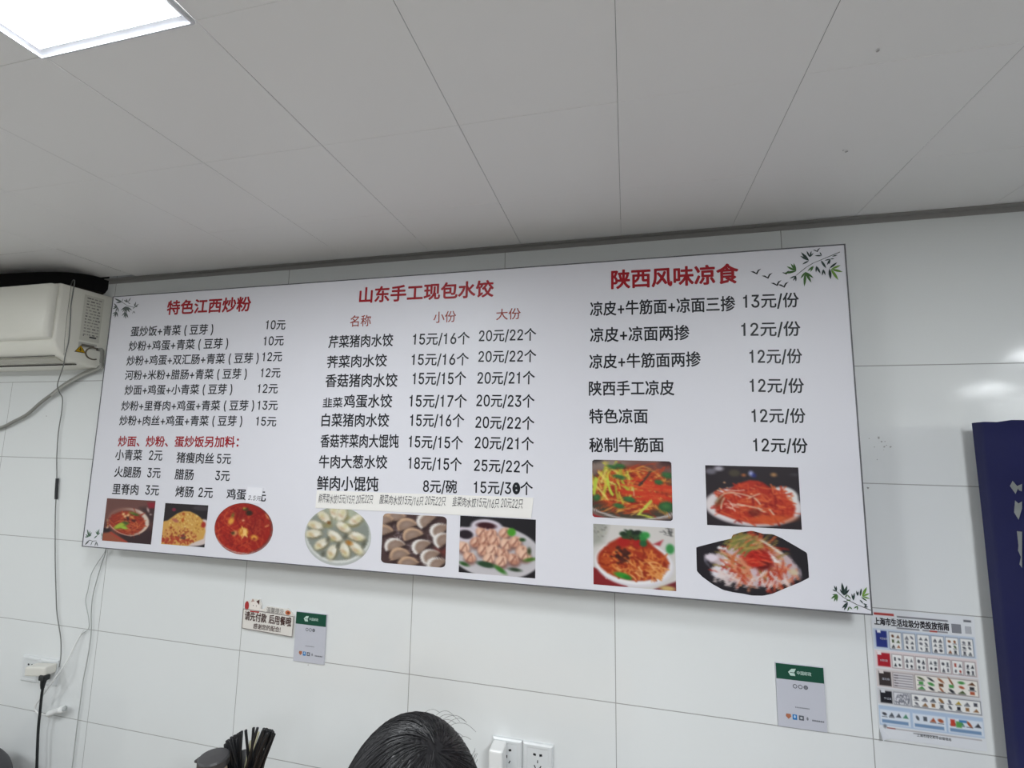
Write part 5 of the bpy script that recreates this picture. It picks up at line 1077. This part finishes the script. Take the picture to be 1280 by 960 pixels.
for n in 'lr':
    TV['hi' + n] = (L3((-1 if n == 'l' else 1) * .085, .05, .50), .092); TV['th' + n] = (L3((-1 if n == 'l' else 1) * .11, .24, .50), .082)
for n in 'lr': TV['an' + n] = (V['an' + n][0] + up * .03, .055)
m_ = skin_mesh(TV, [('wst', 'pelvis'), ('pelvis', 'hil'), ('pelvis', 'hir'), ('hil', 'thl'), ('hir', 'thr'), ('thl', 'knl'), ('thr', 'knr'), ('knl', 'anl'), ('knr', 'anr')], 'pelvis', 3); m_.materials.append(mat('dark_trousers', (44, 46, 54), .85)); link(bpy.data.objects.new('trousers', m_), pr)
for n in 'lr':
    m_ = skin_mesh({'a': (V['he' + n][0] + up * .012, .05), 'b': (V['to' + n][0] + up * .008, .036)}, [('a', 'b')], 'a', 2); m_.materials.append(mat('dark_shoe', (40, 38, 38), .6)); link(bpy.data.objects.new('shoe', m_), pr)
# hair: a cap that follows the skull plus combed strands
hcap = HC - base
A_, B_, C_ = .086, .104, .122
def scalp(th, ph, k=1.0):   # th from the crown, ph round the head (0 = right, 90 = front)
    return hcap + sd * (A_ * k * math.sin(th) * math.cos(ph)) + fw_ * (B_ * k * math.sin(th) * math.sin(ph)) + up * (C_ * k * math.cos(th))
bm = bmesh.new(); nu, nv = 72, 30; G = []
def low(ph):
    f_ = math.sin(ph)
    return math.radians(112 - 50 * max(0, f_) + 12 * max(0, -f_))
for i in range(nv + 1):
    row = []
    for k in range(nu):
        ph = 2 * math.pi * k / nu; th = low(ph) * i / nv
        rip = 1 + .006 * math.sin(ph * 23 + 3 * th) + .004 * math.sin(ph * 41 + 5 * th)
        row.append(bm.verts.new(scalp(th, ph, .985 * rip)) if i else None)
    G.append(row)
topv = bm.verts.new(scalp(0, 0, .985))
for k in range(nu): bm.faces.new((topv, G[1][k], G[1][(k + 1) % nu]))
for i in range(1, nv):
    for k in range(nu): bm.faces.new((G[i][k], G[i + 1][k], G[i + 1][(k + 1) % nu], G[i][(k + 1) % nu]))
g = random.Random(9)
def ellr(p, k): # project a point onto the hair ellipsoid
    q = p - hcap; a, b, c = q.dot(sd) / A_, q.dot(fw_) / B_, q.dot(up) / C_
    return hcap + q * (k / math.sqrt(a * a + b * b + c * c))
whorl = scalp(math.radians(24), math.radians(-50))
for _ in range(5200):
    ph = g.random() * 6.283; th = math.acos(1 - g.random() * (1 - math.cos(1.75)))
    if th > low(ph): continue
    p = scalp(th, ph); k = .990 + .012 * g.random(); P = [ellr(p, k)]
    n = 7; st = .011 + .006 * g.random()
    for i in range(n):
        away = (P[-1] - whorl); nrm = (P[-1] - hcap).normalized(); away -= nrm * away.dot(nrm)
        if away.length < 1e-5: away = sd.copy()
        sw = nrm.cross(away.normalized()) * .35
        d = (away.normalized() + sw + up * -.15).normalized()
        q = ellr(P[-1] + d * st, k + .004 * i / n); P.append(q)
    if any((q - hcap).dot(up) < -.06 and (q - hcap).dot(fw_) > .02 for q in P): continue
    tube(bm, P, lambda t: .0005 * (1 - .6 * t), 3, cap=False)
# loose flyaway hairs near the crown
for x_, ph_, ln in ((-.02, -20, .05), (.0, -10, .06), (.01, 10, .07), (.015, 30, .06), (.03, 50, .05), (.0, 60, .045), (.02, 0, .08), (.03, 20, .055), (.035, -15, .05), (.0, -30, .04)) + tuple((.075 + .012 * g.random(), -10 + 12 * g.random(), .024) for _ in range(7)):
    p = scalp(math.radians(14 + 500 * abs(x_) * .9), math.radians(ph_), .985); nrm = (p - hcap).normalized(); t_ = (sd + fw_ * .5 * (g.random() - .5) + (up * 1.6 if x_ > .07 else up * 0)).normalized()
    ln *= .42; P = [p, p + nrm * ln * .22 + t_ * ln * .3, p + nrm * ln * .22 + t_ * ln * .7, p - nrm * ln * .02 + t_ * ln * 1.1]
    tube(bm, catmull(P, 4), .0002, 3, cap=False)
from_bm('hair', bm, HAIR, pr, True)
# stool under the person
stl = empty('stool', (base.x, base.y, 0), 'round stool under the seated person below the picture edge', 'stool')
bm = bmesh.new(); lathe(bm, [(0, .335), (.15, .335), (.155, .34), (.155, .36), (.15, .365), (0, .365)], 32); from_bm('seat', bm, mat('stool_plastic', (176, 60, 50), .45), stl, True)
for k in range(4):
    a = math.pi / 4 + k * math.pi / 2; bm = bmesh.new(); tube(bm, [(.15 * math.cos(a), .15 * math.sin(a), 0), (.11 * math.cos(a), .11 * math.sin(a), .336)], .014, 10); from_bm('leg', bm, mat('stool_plastic', (176, 60, 50), .45), stl, True)
